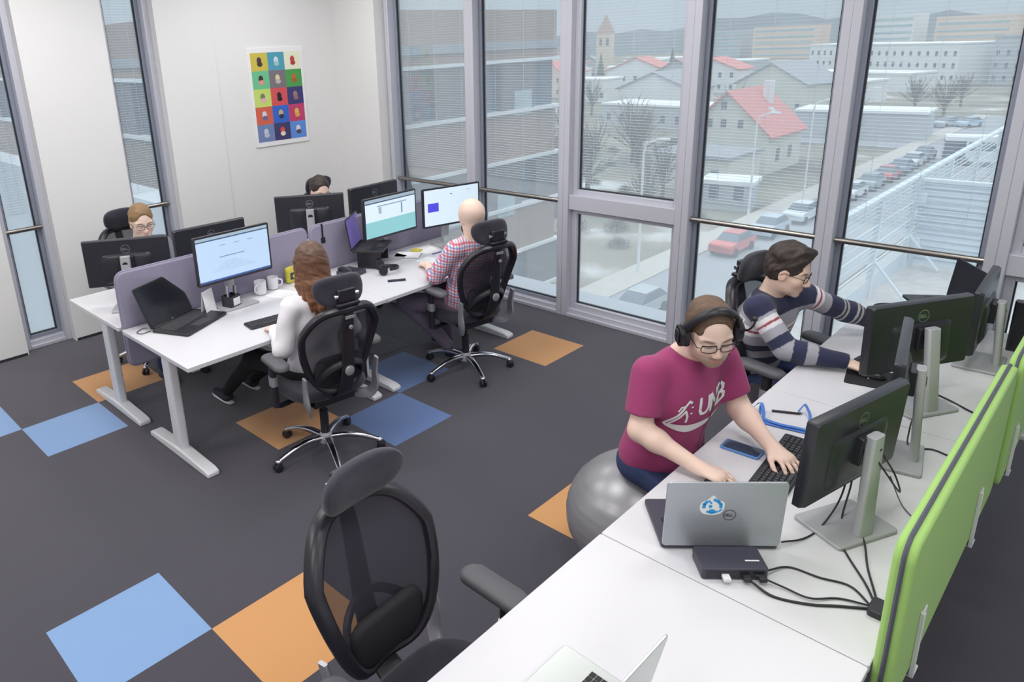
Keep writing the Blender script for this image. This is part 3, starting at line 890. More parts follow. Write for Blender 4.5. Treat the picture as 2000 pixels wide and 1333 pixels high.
def marks_silver(T, lid, w, lh):
    # seen from behind: left of the picture is +y
    m_ = MB(); ringlogo(m_, lambda u, v: T @ Vector((-.0076, -u-.015, lh*.5+v)), .019); m_.build('maker_emblem', 'logo_dark', lid, smooth=0)
    s1 = MB(); pts = [(.0, .046), (.014, .030), (.034, .020), (.036, -.004), (.026, -.022), (.0, -.029), (-.028, -.022), (-.038, -.003), (-.034, .019), (-.016, .031)]
    f = lambda u, v: T @ Vector((-.0076, -u+.040, lh*.62+v))
    pp = [Vector((a, b_, 0)) for a, b_ in pts]; pp = catmull(pp, 5, closed=True)
    s1.add([f(p.x, p.y) for p in pp], [tuple(range(len(pp)))]); so = s1.build('sticker', 'white_paint', lid, smooth=0)
    s2 = MB(); f2 = lambda u, v: T @ Vector((-.0080, -u+.040, lh*.62+v))
    ribbon(s2, [(.026, .0), (.025, .012), (.017, .022), (.004, .030)], .010, f2, 1); ribbon(s2, [(-.026, .0), (-.025, .012), (-.018, .022)], .011, f2, 1)
    ribbon(s2, [(-.012, .026), (-.004, .016)], .006, f2, 1); ribbon(s2, [(.016, -.016), (.0, -.021), (-.015, -.016)], .008, f2, 1); ribbon(s2, [(.028, -.008), (.022, -.014)], .006, f2, 1)
    s2.add([f2(.010*math.cos(a), -.013+.007*math.sin(a)) for a in [2*math.pi*k/16 for k in range(16)]], [tuple(range(16))])
    s2.add([f2(-.006+.006*math.cos(a), .004+.006*math.sin(a)) for a in [2*math.pi*k/16 for k in range(16)]], [tuple(range(16))])
    s2.build('sticker_print', 'sticker_blue', so, smooth=0)
def marks_black(T, lid, w, lh):
    m_ = MB(); m_.bb(.0013, .0016, -.008, .008, .004, .010, T); m_.build('maker_emblem', 'logo_silver', lid, smooth=0)
laptop('silver laptop with a blue and white sticker on its lid beside the man in maroon', (2.665, -.515), R(132), .365, .245, R(4), 'dock_dark', 'laptop_silver', marks=marks_silver)
laptop('open black laptop on the corner of the left bank of desks', (-.715, -.715), R(25), .39, .265, R(22), 'laptop_black', 'laptop_black', keys='key_grey', marks=marks_black)
laptop('black laptop with violet screen beside the teal lit monitor', (-.755, .815), R(36), .33, .235, R(8), 'laptop_black', 'laptop_black', 'scr_purple', z=DZ+.13, keys='key_grey')
laptop('pale aluminium laptop at the bottom edge of the photo on the empty desk', (2.775, -1.355), R(179), .33, .235, R(12), 'laptop_light', 'laptop_light')

# ------------------------------------------------------------------ people
def V3(a): return np.array(a, float)
def nrm(a): a = V3(a); return a/np.linalg.norm(a)
def headframe(az, pitch, roll=0):
    """f forward, l left, u up as rows; az in degrees, pitch down positive"""
    a, p, r = R(az), R(pitch), R(roll)
    f = V3((math.cos(a)*math.cos(p), math.sin(a)*math.cos(p), -math.sin(p)))
    l = V3((-math.sin(a), math.cos(a), 0)); u = np.cross(f, l)
    l2 = l*math.cos(r)+u*math.sin(r); u2 = -l*math.sin(r)+u*math.cos(r)
    return np.array([f, l2, u2])
class Head:
    def __init__(s, c, az, pitch, roll=0): s.c = V3(c); s.M = headframe(az, pitch, roll)
    def p(s, f, l, u): return s.c+s.M[0]*f+s.M[1]*l+s.M[2]*u
def add_head(S, H, neck, nose=1.0, jaw=1.0, off=0):
    M = H.M
    S.ell(H.p(-.012, 0, .035), (.097, .076, .085), M, .03)
    S.ell(H.p(.022, 0, -.02), (.068, .064, .085), M, .03)
    S.ell(H.p(.034, 0, -.075), (.050*jaw, .052*jaw, .036), M, .03)
    S.ell(H.p(.070, 0, -.100), (.018, .024*jaw, .016), M, .022)
    for s_ in (-1, 1):
        S.ell(H.p(.058, s_*.040, -.028), (.028, .024, .026), M, .02)           # cheek
        S.cap(H.p(.080, s_*.012, .019), H.p(.066, s_*.052, .021), .0085, .008, .016)   # brow
        S.ell(H.p(.101, s_*.031, .000), (.016, .017, .011), M, .012, sub=True)   # socket
        S.ell(H.p(.074, s_*.031, -.001), (.014, .015, .012), M, .006)          # eyelid
        S.ell(H.p(-.004, s_*.077, -.010), (.020, .007, .031), M, .008)         # ear
        S.ell(H.p(.000, s_*.086, -.008), (.010, .005, .018), M, .006, sub=True)
        S.ell(H.p(.096, s_*.011, -.040), (.010, .008, .008), M, .008)          # nostril wing
    S.cap(H.p(.084, 0, .012), H.p(.104*nose, 0, -.034), .0075, .0105, .012)
    S.ell(H.p(.088, 0, -.066), (.009, .021, .0055), M, .006)
    S.ell(H.p(.086, 0, -.076), (.009, .018, .0060), M, .006)
    S.ell(H.p(.101, 0, -.071), (.006, .022, .0014), M, .004, sub=True)
    S.cap(H.p(-.030, 0, -.05), neck, .054, .060, .04)
def hand(S, w, d, n, thumb, curl=(.35, .35, .4, .45), spread=.09, bend=0.0, scale=1.0, tcurl=.5):
    """w wrist, d pointing direction, n back-of-hand normal, thumb +1/-1 side (cross(n,d) side)"""
    d = nrm(d); n = nrm(n-np.dot(nrm(n), d)*d); s = np.cross(n, d)*thumb
    w = V3(w); k = scale; tips = []
    S.ell(w+d*.045*k, (.050*k, .038*k, .0145*k), np.array([d, s, n]), .02)
    S.ell(w+d*.068*k, (.026*k, .040*k, .012*k), np.array([d, s, n]), .012)
    S.cap(w-d*.02*k, w+d*.03*k, .022*k, .022*k, .02, flat=(n, .75))
    for i, (off, L, r, q) in enumerate(((.030, .076, .0085, 0), (.0105, .084, .0088, 1), (-.010, .078, .0084, 2), (-.029, .062, .0074, 3))):
        ang = spread*(1.5-i); dd = nrm(d*math.cos(ang)+s*math.sin(ang)); p = w+d*(.082-.004*abs(i-1))*k+s*off*k
        a = .10+bend; 
        for j, fr in enumerate((.44, .32, .24)):
            a += curl[i]*(1.0 if j else .6)
            dv = dd*math.cos(a)-n*math.sin(a); e = p+dv*L*fr*k
            S.cap(p, e, r*k*(1-.08*j), r*k*(1-.08*(j+1)), .005 if j else .008); p = e
        tips.append(p)
    a = .65; p = w+d*.022*k+s*.026*k-n*.004*k
    for j, (L, r) in enumerate(((.040, .0125), (.032, .0098), (.026, .0088))):
        dv = nrm(d*math.cos(a)+s*math.sin(a)-n*(.12+.15*j)); e = p+dv*L*k
        S.cap(p, e, r*k, r*.9*k, .012 if j == 0 else .006); p = e; a -= tcurl*.5
    return tips
def add_arm(S, sh, el, wr, r=(.050, .040, .034, .024), k=.03):
    S.cap(sh, el, r[0], r[1], k)
    m = V3(el)*.72+V3(wr)*.28
    S.cap(el, m, r[1]*.95, r[1]*.98, k); S.cap(m, wr, r[1]*.95, r[3], k)
def add_torso(S, J, o=0.0, belly=1.0, shw=None):
    hip, neck, shR, shL = V3(J['hip']), V3(J['neck']), V3(J['shR']), V3(J['shL'])
    side = nrm(shL-shR); upv = nrm(neck-hip); fwd = nrm(np.cross(side, upv)); M = np.array([fwd, side, upv])
    ch = hip*.36+neck*.64; wa = hip*.72+neck*.28
    S.ell(hip+upv*.03, (.115*belly+o, .165*belly+o, .12+o), M, .05)
    S.ell(wa, (.108*belly+o, .145*belly+o, .14+o), M, .06)
    S.ell(ch+fwd*.005, (.118*belly+o, .165+o, .17+o), M, .06)
    S.cap(shR+side*.03-upv*.0, neck-upv*.035, .050+o, .058+o, .05)
    S.cap(shL-side*.03, neck-upv*.035, .050+o, .058+o, .05)
    return M, fwd, side, upv
def folds(amp, sc, seed=0):
    r_ = np.random.RandomState(seed); D_ = r_.randn(5, 3); D_ /= np.linalg.norm(D_, axis=1)[:, None]; ph = r_.rand(5)*6.28
    def fn(P):
        v = np.zeros(len(P))
        for i in range(5): v += np.sin(P@D_[i]*sc*(1+.35*i)+ph[i]+1.5*np.sin(P@D_[(i+2) % 5]*sc*.5))/(1+.3*i)
        return amp*v/2.5
    return fn
def glasses(H, root, org, w=.060):
    t = MB(); o = V3(org)
    P = lambda f, l, u: tuple(H.p(f, l, u)-o)
    for s_ in (-1, 1):
        ring = [P(.100-.10*abs(a_*.024)*0-.25*max(0, abs(l_)-.03), l_, u_) for l_, u_, a_ in [(s_*(.0345+.0275*math.copysign(abs(math.cos(q))**.6, math.cos(q))), -.002+.0165*math.copysign(abs(math.sin(q))**.6, math.sin(q)), 0) for q in [2*math.pi*k/20 for k in range(20)]]]
        t.tube(ring, .0016, 5, closed=True)
        t.tube([P(.093, s_*.059, .004), P(.085, s_*.075, .003), P(.0, s_*.082, .004), P(-.018, s_*.083, -.012)], .0016, 5)
    for s_ in (-1, 1): t.tube([P(.1005-.25*max(0, abs(l_)-.03), s_*l_, .0150) for l_ in (.009, .022, .036, .050, .061)], .0026, 6)
    t.tube([P(.101, -.009, .0), P(.104, 0, .003), P(.101, .009, .0)], .0014, 5)
    g_ = t.build('glasses', 'glasses_frame', root)
    ln = MB()
    for s_ in (-1, 1):
        ln.add([P(.099-.25*max(0, abs(l_)-.03), l_, u_) for l_, u_ in [(s_*(.0335+.0245*math.cos(q)), -.003+.0165*math.sin(q)) for q in [2*math.pi*k/20 for k in range(20)]]], [tuple(range(20))])
    ln.build('lenses', 'lens', g_, smooth=0)
    return g_
def hair_short(S, H, front=.050, top=.018, side=.004, low=-.02, fringe=0.0):
    """cap of hair cut away from the face"""
    M = H.M
    S.ell(H.p(-.016, 0, .042+top*.25), (.101+side, .080+side, .085+top*.75), M, .01)
    S.ell(H.p(-.035, 0, -.005), (.080, .077+side*.6, .075), M, .02)
    if fringe: S.cap(H.p(.062, -.035, .088), H.p(.072, .030, .078), fringe, fringe*.9, .03)
    S.ell(H.p(.122, 0, .004), (.086, .066+front*.1, front+.012), M, .012, sub=True)
    S.box(H.p(.052, 0, -.075), (.058, .12, .068), M, .01, .012, sub=True)
    S.box(H.p(-.02, 0, -.135), (.12, .12, .075-low*0), M, .01, .02, sub=True)
    for s_ in (-1, 1): S.ell(H.p(.004, s_*.088, -.012), (.024, .020, .034), M, .006, sub=True)

# ---- man in the maroon T-shirt, on the exercise ball
JA = dict(hip=(2.165, .03, .60), neck=(2.25, .045, 1.095), shR=(2.180, -.118, 1.045), shL=(2.322, .208, 1.045), elR=(2.195, -.195, .835), wrR=(2.435, -.185, .765), elL=(2.40, .225, .835), wrL=(2.578, .125, .770))
orgA = (2.075, .035, .54)
A = thing('person', 'man in maroon T-shirt with headset and glasses typing, sitting on the silver exercise ball', 'person', orgA)
HA = Head((2.352, -.002, 1.232), -44, 19, 4)
S = SDF(); add_torso(S, JA, -.012); add_head(S, HA, V3(JA['neck'])+(-.01, 0, -.01), jaw=1.16)
add_arm(S, JA['shR'], JA['elR'], JA['wrR'], (.052, .043, .036, .027)); add_arm(S, JA['shL'], JA['elL'], JA['wrL'], (.052, .043, .036, .027))
hand(S, JA['wrR'], (1, .10, -.12), (0, 0, 1), -1*-1, (.30, .30, .34, .4), .10, scale=1.0)
hand(S, JA['wrL'], (.92, -.50, -.12), (0, 0, 1), -1, (.36, .34, .34, .36), .13, scale=1.0)
mat('skin_a', rgb(228, 190, 172), .5, var=.03, scale=30)
def head_colour(H, base, lip, stub=None, amt=.0):
    def fn(V):
        c = np.tile(np.array(base), (len(V), 1)); q = (V-H.c)@H.M.T
        def blob(f, l, u, rf, rl, ru, col, a):
            d = ((q[:, 0]-f)/rf)**2+((q[:, 1]-l)/rl)**2+((q[:, 2]-u)/ru)**2
            w_ = (np.clip(1.4-d, 0, 1)*a)[:, None]; c[:] = c*(1-w_)+np.array(col)*w_
        for s_ in (-1, 1): blob(.07, s_*.042, -.035, .05, .024, .022, (base[0]*1.0, base[1]*.82, base[2]*.82), .5)
        for s_ in (-1, 1): blob(-.005, s_*.08, -.01, .03, .02, .035, (base[0], base[1]*.8, base[2]*.78), .5)
        blob(.105, 0, -.03, .03, .015, .018, (base[0], base[1]*.85, base[2]*.85), .5)
        if stub is not None:
            blob(.05, 0, -.086, .085, .085, .042, stub, amt); blob(.09, 0, -.056, .03, .028, .008, stub, amt)
        blob(.092, 0, -.070, .02, .023, .011, lip, .8)
        for s_ in (-1, 1):
            blob(.085, s_*.033, .0225, .03, .024, .0055, (.10, .06, .045), .8)
            blob(.085, s_*.031, -.005, .03, .017, .0028, (.08, .05, .045), .75)
        return c
    return fn
def colour_mat(name, rough=.55, bump=.1, bscale=400, sheen=0):
    m = bpy.data.materials.new(name); m.use_nodes = True; n = m.node_tree.nodes; l = m.node_tree.links; b = n['Principled BSDF']
    a = n.new('ShaderNodeAttribute'); a.attribute_name = 'pc'; nz = n.new('ShaderNodeTexNoise'); nz.inputs['Scale'].default_value = bscale
    tcx = n.new('ShaderNodeTexCoord'); bp = n.new('ShaderNodeBump'); bp.inputs['Strength'].default_value = bump; bp.inputs['Distance'].default_value = .002
    l.new(tcx.outputs['Object'], nz.inputs['Vector']); l.new(nz.outputs['Fac'], bp.inputs['Height']); l.new(bp.outputs['Normal'], b.inputs['Normal'])
    l.new(a.outputs['Color'], b.inputs['Base Color']); b.inputs['Roughness'].default_value = rough
    if sheen: b.inputs['Sheen Weight'].default_value = sheen
    MATS[name] = m
colour_mat('skin_tones', .5, .05); colour_mat('knit_colours', .95, .35, 600, .15); colour_mat('check_colours', .9, .12, 700)
SK_A = (.86, .63, .53); SK_B = (.84, .61, .49)
sdf_obj(S, 'body', 'skin_tones', A, .0042, orgA, colour=head_colour(HA, SK_A, (.60, .26, .23), (.30, .19, .14), .75))
# shirt
S = SDF(); MA_, fA, sA, uA = add_torso(S, JA, .012, 1.06)
def sleeve(S, sh, el, fr, r0, r1):
    sh, el = V3(sh), V3(el); d = nrm(el-sh); e = sh+(el-sh)*fr
    S.cap(sh, e, r0, r1, .035, cut=[(e, d)])
sleeve(S, JA['shR'], JA['elR'], .72, .068, .070); sleeve(S, JA['shL'], JA['elL'], .72, .066, .068)
nk = V3(JA['neck']); S.ell(nk+uA*.035+fA*.02, (.068, .072, .045), MA_, .012, sub=True)
S.cap(nk+uA*.02, nk+uA*.12, .066, .07, .01, sub=True)
S.plane(V3(JA['hip'])-uA*.075, -uA)
sh_o = sdf_obj(S, 't_shirt', 'maroon', A, .0055, orgA, noise=folds(.006, 26, 3))
# printed letters, projected on the chest
dg = bpy.context.evaluated_depsgraph_get()
def bvh_of(o): 
    me = o.data; return BVHTree.FromPolygons([v.co[:] for v in me.vertices], [tuple(p.vertices) for p in me.polygons])
bv = bvh_of(sh_o); pc = V3(JA['hip'])*.43+V3(JA['neck'])*.57+sA*.028-V3(orgA)+uA*.0
def on_shirt(u, v):
    # u to the reader's right = wearer's left ; v up
    p = pc+sA*u+uA*v+fA*.4
    hit = bv.ray_cast(Vector(p), Vector(-fA))
    q = hit[0] if hit[0] is not None else Vector(pc+sA*u+uA*v+fA*.12)
    return q+Vector(fA)*.0022
def ws(u, v):   # slightly rising baseline
    u, v = u*1.22-.020, v*1.25+.055
    return on_shirt(u, v+.10*u)
pr = MB()
word(pr, 'UNB', -.010, -.022, .038, .0105, ws, .30, .008)
word(pr, ':', -.048, -.020, .034, .008, ws, .3, .006)
ribbon(pr, [(-.105, -.045), (-.082, -.012), (-.066, .022), (-.055, .036), (-.046, .030)], .008, ws, .006)
ribbon(pr, [(-.095, -.050), (-.074, -.018), (-.062, .004), (-.052, -.018), (-.050, -.040)], .007, ws, .006)
ribbon(pr, [(-.066, .022), (-.078, .020), (-.084, .006)], .005, ws, .006)
def swoosh(mb, fn):
    N = 26; top = []; bot = []
    for i in range(N+1):
        u = -.108+.222*i/N; tt = i/N
        yt = -.046-.010*math.sin(tt*3.1)+.012*max(0, tt-.5); yb = yt-.034*math.sin(min(1, tt*1.1)*math.pi)**.7*(1-.35*tt)-.001
        top.append((u, yt)); bot.append((u, yb))
    for i in range(N):
        M_ = 4
        for k in range(M_):
            q = [(top[i][0], top[i][1]+(bot[i][1]-top[i][1])*k/M_), (top[i+1][0], top[i+1][1]+(bot[i+1][1]-top[i+1][1])*k/M_), (top[i+1][0], top[i+1][1]+(bot[i+1][1]-top[i+1][1])*(k+1)/M_), (top[i][0], top[i][1]+(bot[i][1]-top[i][1])*(k+1)/M_)]
            mb.add([fn(*p) for p in q], [(0, 1, 2, 3)])
swoosh(pr, ws)
pr.build('shirt_print', 'white_paint', sh_o, smooth=0)
# jeans and shoes
S = SDF(); hp = V3(JA['hip'])
S.ell(hp-uA*.015, (.135, .180, .10), MA_, .05)
for s_, kx in ((-1, (2.47, -.16, .56)), (1, (2.50, .20, .56))):
    h_ = hp+sA*s_*.09; S.cap(h_, kx, .088, .062, .04); S.cap(kx, (kx[0]-.02, kx[1]+.01, .12), .060, .045, .03)
S.plane(hp+uA*.03, uA)
sdf_obj(S, 'jeans', 'denim', A, .009, orgA, noise=folds(.004, 30, 5))
for kx in ((2.45, -.15), (2.48, .21)):
    S = SDF(); S.cap((kx[0]-.03, kx[1], .045), (kx[0]+.14, kx[1], .035), .042, .036, .03, flat=((0, 0, 1), .8)); S.cap((kx[0]-.01, kx[1], .05), (kx[0]-.01, kx[1], .12), .045, .042, .03); S.plane((0, 0, .004), (0, 0, -1))
    sdf_obj(S, 'shoe', 'shoe_dark', A, .008, orgA)
S = SDF(); hair_short(S, HA, .106, .006, .001)
sdf_obj(S, 'hair', 'hair_brown', A, .0045, orgA, noise=folds(.0025, 90, 2))
glasses(HA, A, orgA)

# headset: band over the head, two cups, boom
def headset(H, name, label, org=None, root=None):
    t = thing(name, label, 'headset', tuple(H.p(0, 0, 0)))
    o = H.c; P = lambda f, l, u: Vector(H.p(f, l, u)-o)
    b = MB(); pts = [P(.010+.040*math.sin(a), .094*math.cos(a), .020+.118*math.sin(a)) for k, a in enumerate([math.pi*i/24 for i in range(25)])]
    b.tube(pts, .0085, 8, flat=2.0, upv=tuple(H.M[0])); b.build('headband', 'headset_black', t)
    for s_ in (-1, 1):
        T = basis(P(.0, s_*.083, -.008), H.M[0], H.M[2], H.M[1]*s_)
        c = MB(); c.prism(rrect(.068, .086, .032, 6), .012, .034, T); c.prism(rrect(.044, .060, .02, 6), .034, .040, T); cu = c.build('ear_cup', 'headset_black', t, bev=.004)
        d = MB(); d.prism(rrect(.074, .090, .034, 6), -.002, .014, T); d.build('ear_cushion', 'headset_pad', cu, bev=.004)
        e = MB(); e.bb(-.008, .008, .03, .06, .02, .03, T); e.build('slider', 'logo_dark', cu, bev=.002)
    m = MB(); m.tube(catmull([P(.0, .112, -.008), P(.03, .128, .015), P(.05, .135, .055), P(.058, .132, .085)], 6), .004, 6); m.ell(P(.058, .130, .092), (.010, .010, .010)); m.build('microphone_boom', 'headset_black', t)
    return t
hs = headset(HA, 'headset', 'black over-ear headset worn by the man in the maroon T-shirt')
cb = MB(); o = HA.c
cp = [HA.p(.01, .098, -.05)-o, V3((2.395, .07, 1.09))-o]
for v_ in (.02, -.04, -.10, -.17, -.24):
    q = on_shirt(.035+.10*(v_+.1)*.5, v_+.02); cp.append(V3(q)+V3(orgA)+fA*.003-o)
cb.tube(catmull(cp, 5), .0018, 5); cb.build('headset_cable', 'logo_dark', hs)

# exercise ball
t = thing('exercise_ball', 'large shiny silver exercise ball under the man in maroon beside the desk', 'ball', (2.095, .03, 0))
pf = []
for i in range(49):
    a = math.pi*i/48; rr = .315*math.sin(a); zz = .285*(1-math.cos(a))
    zz = .007+zz*.975; rr = rr*(1+.012*math.sin(a)) + (.0022*math.sin(i*2.6) if 14 < i < 34 else 0); pf.append((max(rr, .001), zz))
MB().lathe(pf, 72).build('ball_skin', 'ball_silver', t, smooth=180)
MB().lathe([(.001, 0), (.012, 0), (.014, .004), (.001, .006)], 16, basis((-.318, -.02, .29), (0, 0, 1), (0, 1, 0), (-1, 0, 0))).build('air_plug', 'logo_dark', t)

# ---- man in the striped sweater
JB = dict(hip=(2.02, 1.33, .54), neck=(2.13, 1.215, 1.005), shR=(2.125, 1.055, .965), shL=(2.215, 1.37, .975), elR=(2.29, 1.04, .79), wrR=(2.53, 1.13, .765), elL=(2.37, 1.59, .86), wrL=(2.50, 1.70, .785))
orgB = (2.02, 1.33, .45)
B = thing('person', 'man in navy, grey and white striped sweater with glasses at the desk by the windows', 'person', orgB)
HB = Head((2.205, 1.19, 1.145), 6, 14, -3)
S = SDF(); add_torso(S, JB, -.015); add_head(S, HB, V3(JB['neck'])+(-.005, 0, -.01), nose=1.06, jaw=.94)
add_arm(S, JB['shR'], JB['elR'], JB['wrR'], (.046, .038, .032, .026)); add_arm(S, JB['shL'], JB['elL'], JB['wrL'], (.046, .038, .032, .026))
hand(S, JB['wrR'], (.95, .05, -.16), (0, 0, 1), 1, (.35, .3, .3, .35), .08); hand(S, JB['wrL'], (.9, -.25, -.2), (0, 0, 1), -1, (.5, .55, .6, .6), .08)
sdf_obj(S, 'body', 'skin_tones', B, .0045, orgB, colour=head_colour(HB, SK_B, (.72, .16, .15), (.52, .36, .28), .25))
S = SDF(); MB_, fB, sB, uB = add_torso(S, JB, .010, 1.0)
add_arm(S, JB['shR'], JB['elR'], JB['wrR'], (.066, .054, .047, .038)); add_arm(S, JB['shL'], JB['elL'], JB['wrL'], (.066, .054, .047, .038))
nk = V3(JB['neck']); S.ell(nk+uB*.045+fB*.015, (.062, .064, .040), MB_, .01, sub=True); S.cap(nk+uB*.02, nk+uB*.12, .060, .066, .01, sub=True)
for w_, e_ in ((JB['wrR'], JB['elR']), (JB['wrL'], JB['elL'])):
    d_ = nrm(V3(w_)-V3(e_)); S.cap(V3(w_)-d_*.004+d_*.046, V3(w_)+d_*.11, .05, .05, .004, sub=True)
S.plane(V3(JB['hip'])-uB*.06, -uB)
NAVY, GREY, WHITE, RED, CREAM = (.030, .035, .085), (.40, .40, .46), (.80, .79, .84), (.35, .06, .08), (.45, .44, .42)
def bands(x, tab):
    c = np.zeros((len(x), 3)); c[:] = tab[-1][1]
    for lim, col in reversed(tab): c[x < lim] = col
    return c
def sweater(V):
    nk_ = V3(JB['neck']); h = (nk_-V)@uB+.02*((V-nk_)@fB < 0)
    c = bands(h, [(.060, NAVY), (.128, GREY), (.146, WHITE), (.158, RED), (.180, WHITE), (.240, GREY), (.285, NAVY), (.335, GREY), (.385, NAVY), (.44, GREY), (.50, NAVY), (9, GREY)])
    for a_, b_, c_, far in ((JB['shR'], JB['elR'], JB['wrR'], 0), (JB['shL'], JB['elL'], JB['wrL'], 1)):
        a_, b_, c_ = V3(a_), V3(b_), V3(c_); L1 = np.linalg.norm(b_-a_); L2 = np.linalg.norm(c_-b_)
        t1 = np.clip((V-a_)@(b_-a_)/L1**2, 0, 1); d1 = np.linalg.norm(V-a_-t1[:, None]*(b_-a_), axis=1)
        t2 = np.clip((V-b_)@(c_-b_)/L2**2, 0, 1.3); d2 = np.linalg.norm(V-b_-t2[:, None]*(c_-b_), axis=1)
        s_ = np.where(d1 < d2, t1*L1, L1+t2*L2); on = (np.minimum(d1, d2) < .075) & (s_ > .045) & ((V-V3(JB['hip']))@sB*(-1 if not far else 1) > .125)
        on |= (s_ > L1*.8) & (np.minimum(d1, d2) < .07)
        tab = [(.060, GREY), (.085, WHITE), (.097, RED), (.118, WHITE), (.165, GREY), (.215, NAVY), (.265, GREY), (.325, NAVY), (.375, GREY), (9, NAVY)] if not far else \
              [(.05, GREY), (.068, WHITE), (.080, RED), (.10, WHITE), (.16, GREY), (.24, NAVY), (.252, CREAM), (.264, NAVY), (.276, CREAM), (.33, NAVY), (.342, CREAM), (.354, NAVY), (.366, CREAM), (9, NAVY)]
        c[on] = bands(s_, tab)[on]
    return c
sdf_obj(S, 'sweater', 'knit_colours', B, .0045, orgB, noise=folds(.005, 28, 8), colour=sweater)
S = SDF(); hp = V3(JB['hip']); S.ell(hp-uB*.02, (.13, .17, .10), MB_, .05)
for s_, kx in ((-1, (2.44, 1.20, .54)), (1, (2.44, 1.52, .54))):
    S.cap(hp+sB*s_*.09, kx, .085, .060, .04); S.cap(kx, (kx[0]+.05, kx[1], .12), .058, .045, .03)
S.plane(hp+uB*.04, uB); sdf_obj(S, 'jeans', 'denim', B, .010, orgB, noise=folds(.004, 30, 5))
for kx in ((2.50, 1.20), (2.50, 1.52)):
    S = SDF(); S.cap((kx[0]-.03, kx[1], .045), (kx[0]+.14, kx[1], .035), .042, .036, .03, flat=((0, 0, 1), .8)); S.cap((kx[0]-.01, kx[1], .05), (kx[0]-.01, kx[1], .12), .045, .042, .03); S.plane((0, 0, .004), (0, 0, -1))
    sdf_obj(S, 'shoe', 'shoe_dark', B, .009, orgB)
S = SDF(); hair_short(S, HB, .080, .028, .006, fringe=0)
S.cap(HB.p(.030, -.045, .120), HB.p(.074, .02, .128), .022, .016, .03)
for k in range(16):
    a = random.uniform(-2.6, 2.6); e = random.uniform(.2, 1.3)
    S.ell(HB.p(-.015+.085*math.cos(a)*math.cos(e), .072*math.sin(a)*math.cos(e), .06+.075*math.sin(e)), (.022, .022, .018), None, .02)
S.ell(HB.p(.130, 0, .0), (.082, .072, .080), HB.M, .012, sub=True)
sdf_obj(S, 'hair', 'hair_dark', B, .0045, orgB, noise=folds(.004, 110, 4))
glasses(HB, B, orgB)
ey = MB()
for s_ in (-1, 1): ey.ell(V3(HB.p(.082, s_*.031, -.003))-V3(orgB), (.009, .009, .007), 12, 8)
ey.build('eyes', 'eye_white', B)

# ---- woman seen from behind
JC = dict(hip=(.16, -.30, .54), neck=(.235, -.30, 1.005), shL=(.205, -.455, .955), shR=(.275, -.145, .955), elL=(.205, -.52, .725), wrL=(-.02, -.42, .752), elR=(.24, -.06, .73), wrR=(-.02, -.12, .752))
orgC = (.16, -.30, .46)
C_ = thing('person', 'woman with long straight brown hair in a white knit sweater, seen from behind', 'person', orgC)
HC = Head((.21, -.29, 1.165), 166, 8)
S = SDF(); add_torso(S, JC, -.025, .9); add_head(S, HC, JC['neck'], .95, .9)
add_arm(S, JC['shL'], JC['elL'], JC['wrL'], (.040, .034, .028, .021)); add_arm(S, JC['shR'], JC['elR'], JC['wrR'], (.040, .034, .028, .021))
hand(S, JC['wrL'], (-.95, .18, -.1), (0, 0, 1), -1, (.35, .4, .4, .45), .06, scale=.9); hand(S, JC['wrR'], (-1, .0, -.1), (0, 0, 1), 1, (.35, .4, .4, .45), .06, scale=.9)
sdf_obj(S, 'body', 'skin_tones', C_, .005, orgC, colour=head_colour(HC, SK_A, (.6, .2, .2)))
S = SDF(); MC_, fC, sC, uC = add_torso(S, JC, -.002, .98)
add_arm(S, JC['shL'], JC['elL'], JC['wrL'], (.056, .052, .048, .034)); add_arm(S, JC['shR'], JC['elR'], JC['wrR'], (.056, .052, .048, .034))
nk = V3(JC['neck']); S.cap(nk+uC*.012, nk+uC*.12, .060, .066, .01, sub=True); S.plane(V3(JC['hip'])-uC*.10, -uC)
for w_, e_ in ((JC['wrR'], JC['elR']), (JC['wrL'], JC['elL'])):
    d_ = nrm(V3(w_)-V3(e_)); S.cap(V3(w_)+d_*.045, V3(w_)+d_*.11, .05, .05, .004, sub=True)
sw = sdf_obj(S, 'sweater', 'white_knit', C_, .006, orgC, noise=folds(.007, 24, 11))
S = SDF(); hp = V3(JC['hip']); S.ell(hp-uC*.03, (.135, .175, .10), MC_, .05)
for s_, kx, an in ((-1, (-.28, -.20, .50), (-.72, -.20, .14)), (1, (-.28, -.44, .50), (-.74, -.40, .12))):
    S.cap(hp+sC*s_*.09, kx, .080, .058, .04); S.cap(kx, an, .055, .038, .03)
S.plane(hp+uC*.0+uC*.02, uC); sdf_obj(S, 'trousers', 'black_cloth', C_, .009, orgC, noise=folds(.004, 30, 6))
for (x, y, z) in ((-.74, -.20, .10), (-.76, -.40, .06)):
    S = SDF(); S.cap((x, y, z), (x-.16, y+.01, z-.01), .040, .034, .03, flat=((0, 0, 1), .75)); so = sdf_obj(S, 'shoe', 'shoe_dark', C_, .008, orgC)
    m_ = MB(); pth = catmull([(x+.05, y, z-.030), (x-.05, y+.003, z-.038), (x-.14, y+.008, z-.034), (x-.195, y+.01, z-.016)], 4)
    m_.tube([p-Vector(orgC) for p in pth], [.020, .026, .028, .028, .028, .028, .030, .032, .034, .034, .032, .026, .014][:len(pth)], 10, flat=.35, upv=(0, 0, 1)); m_.build('sole', 'sole_white', so)
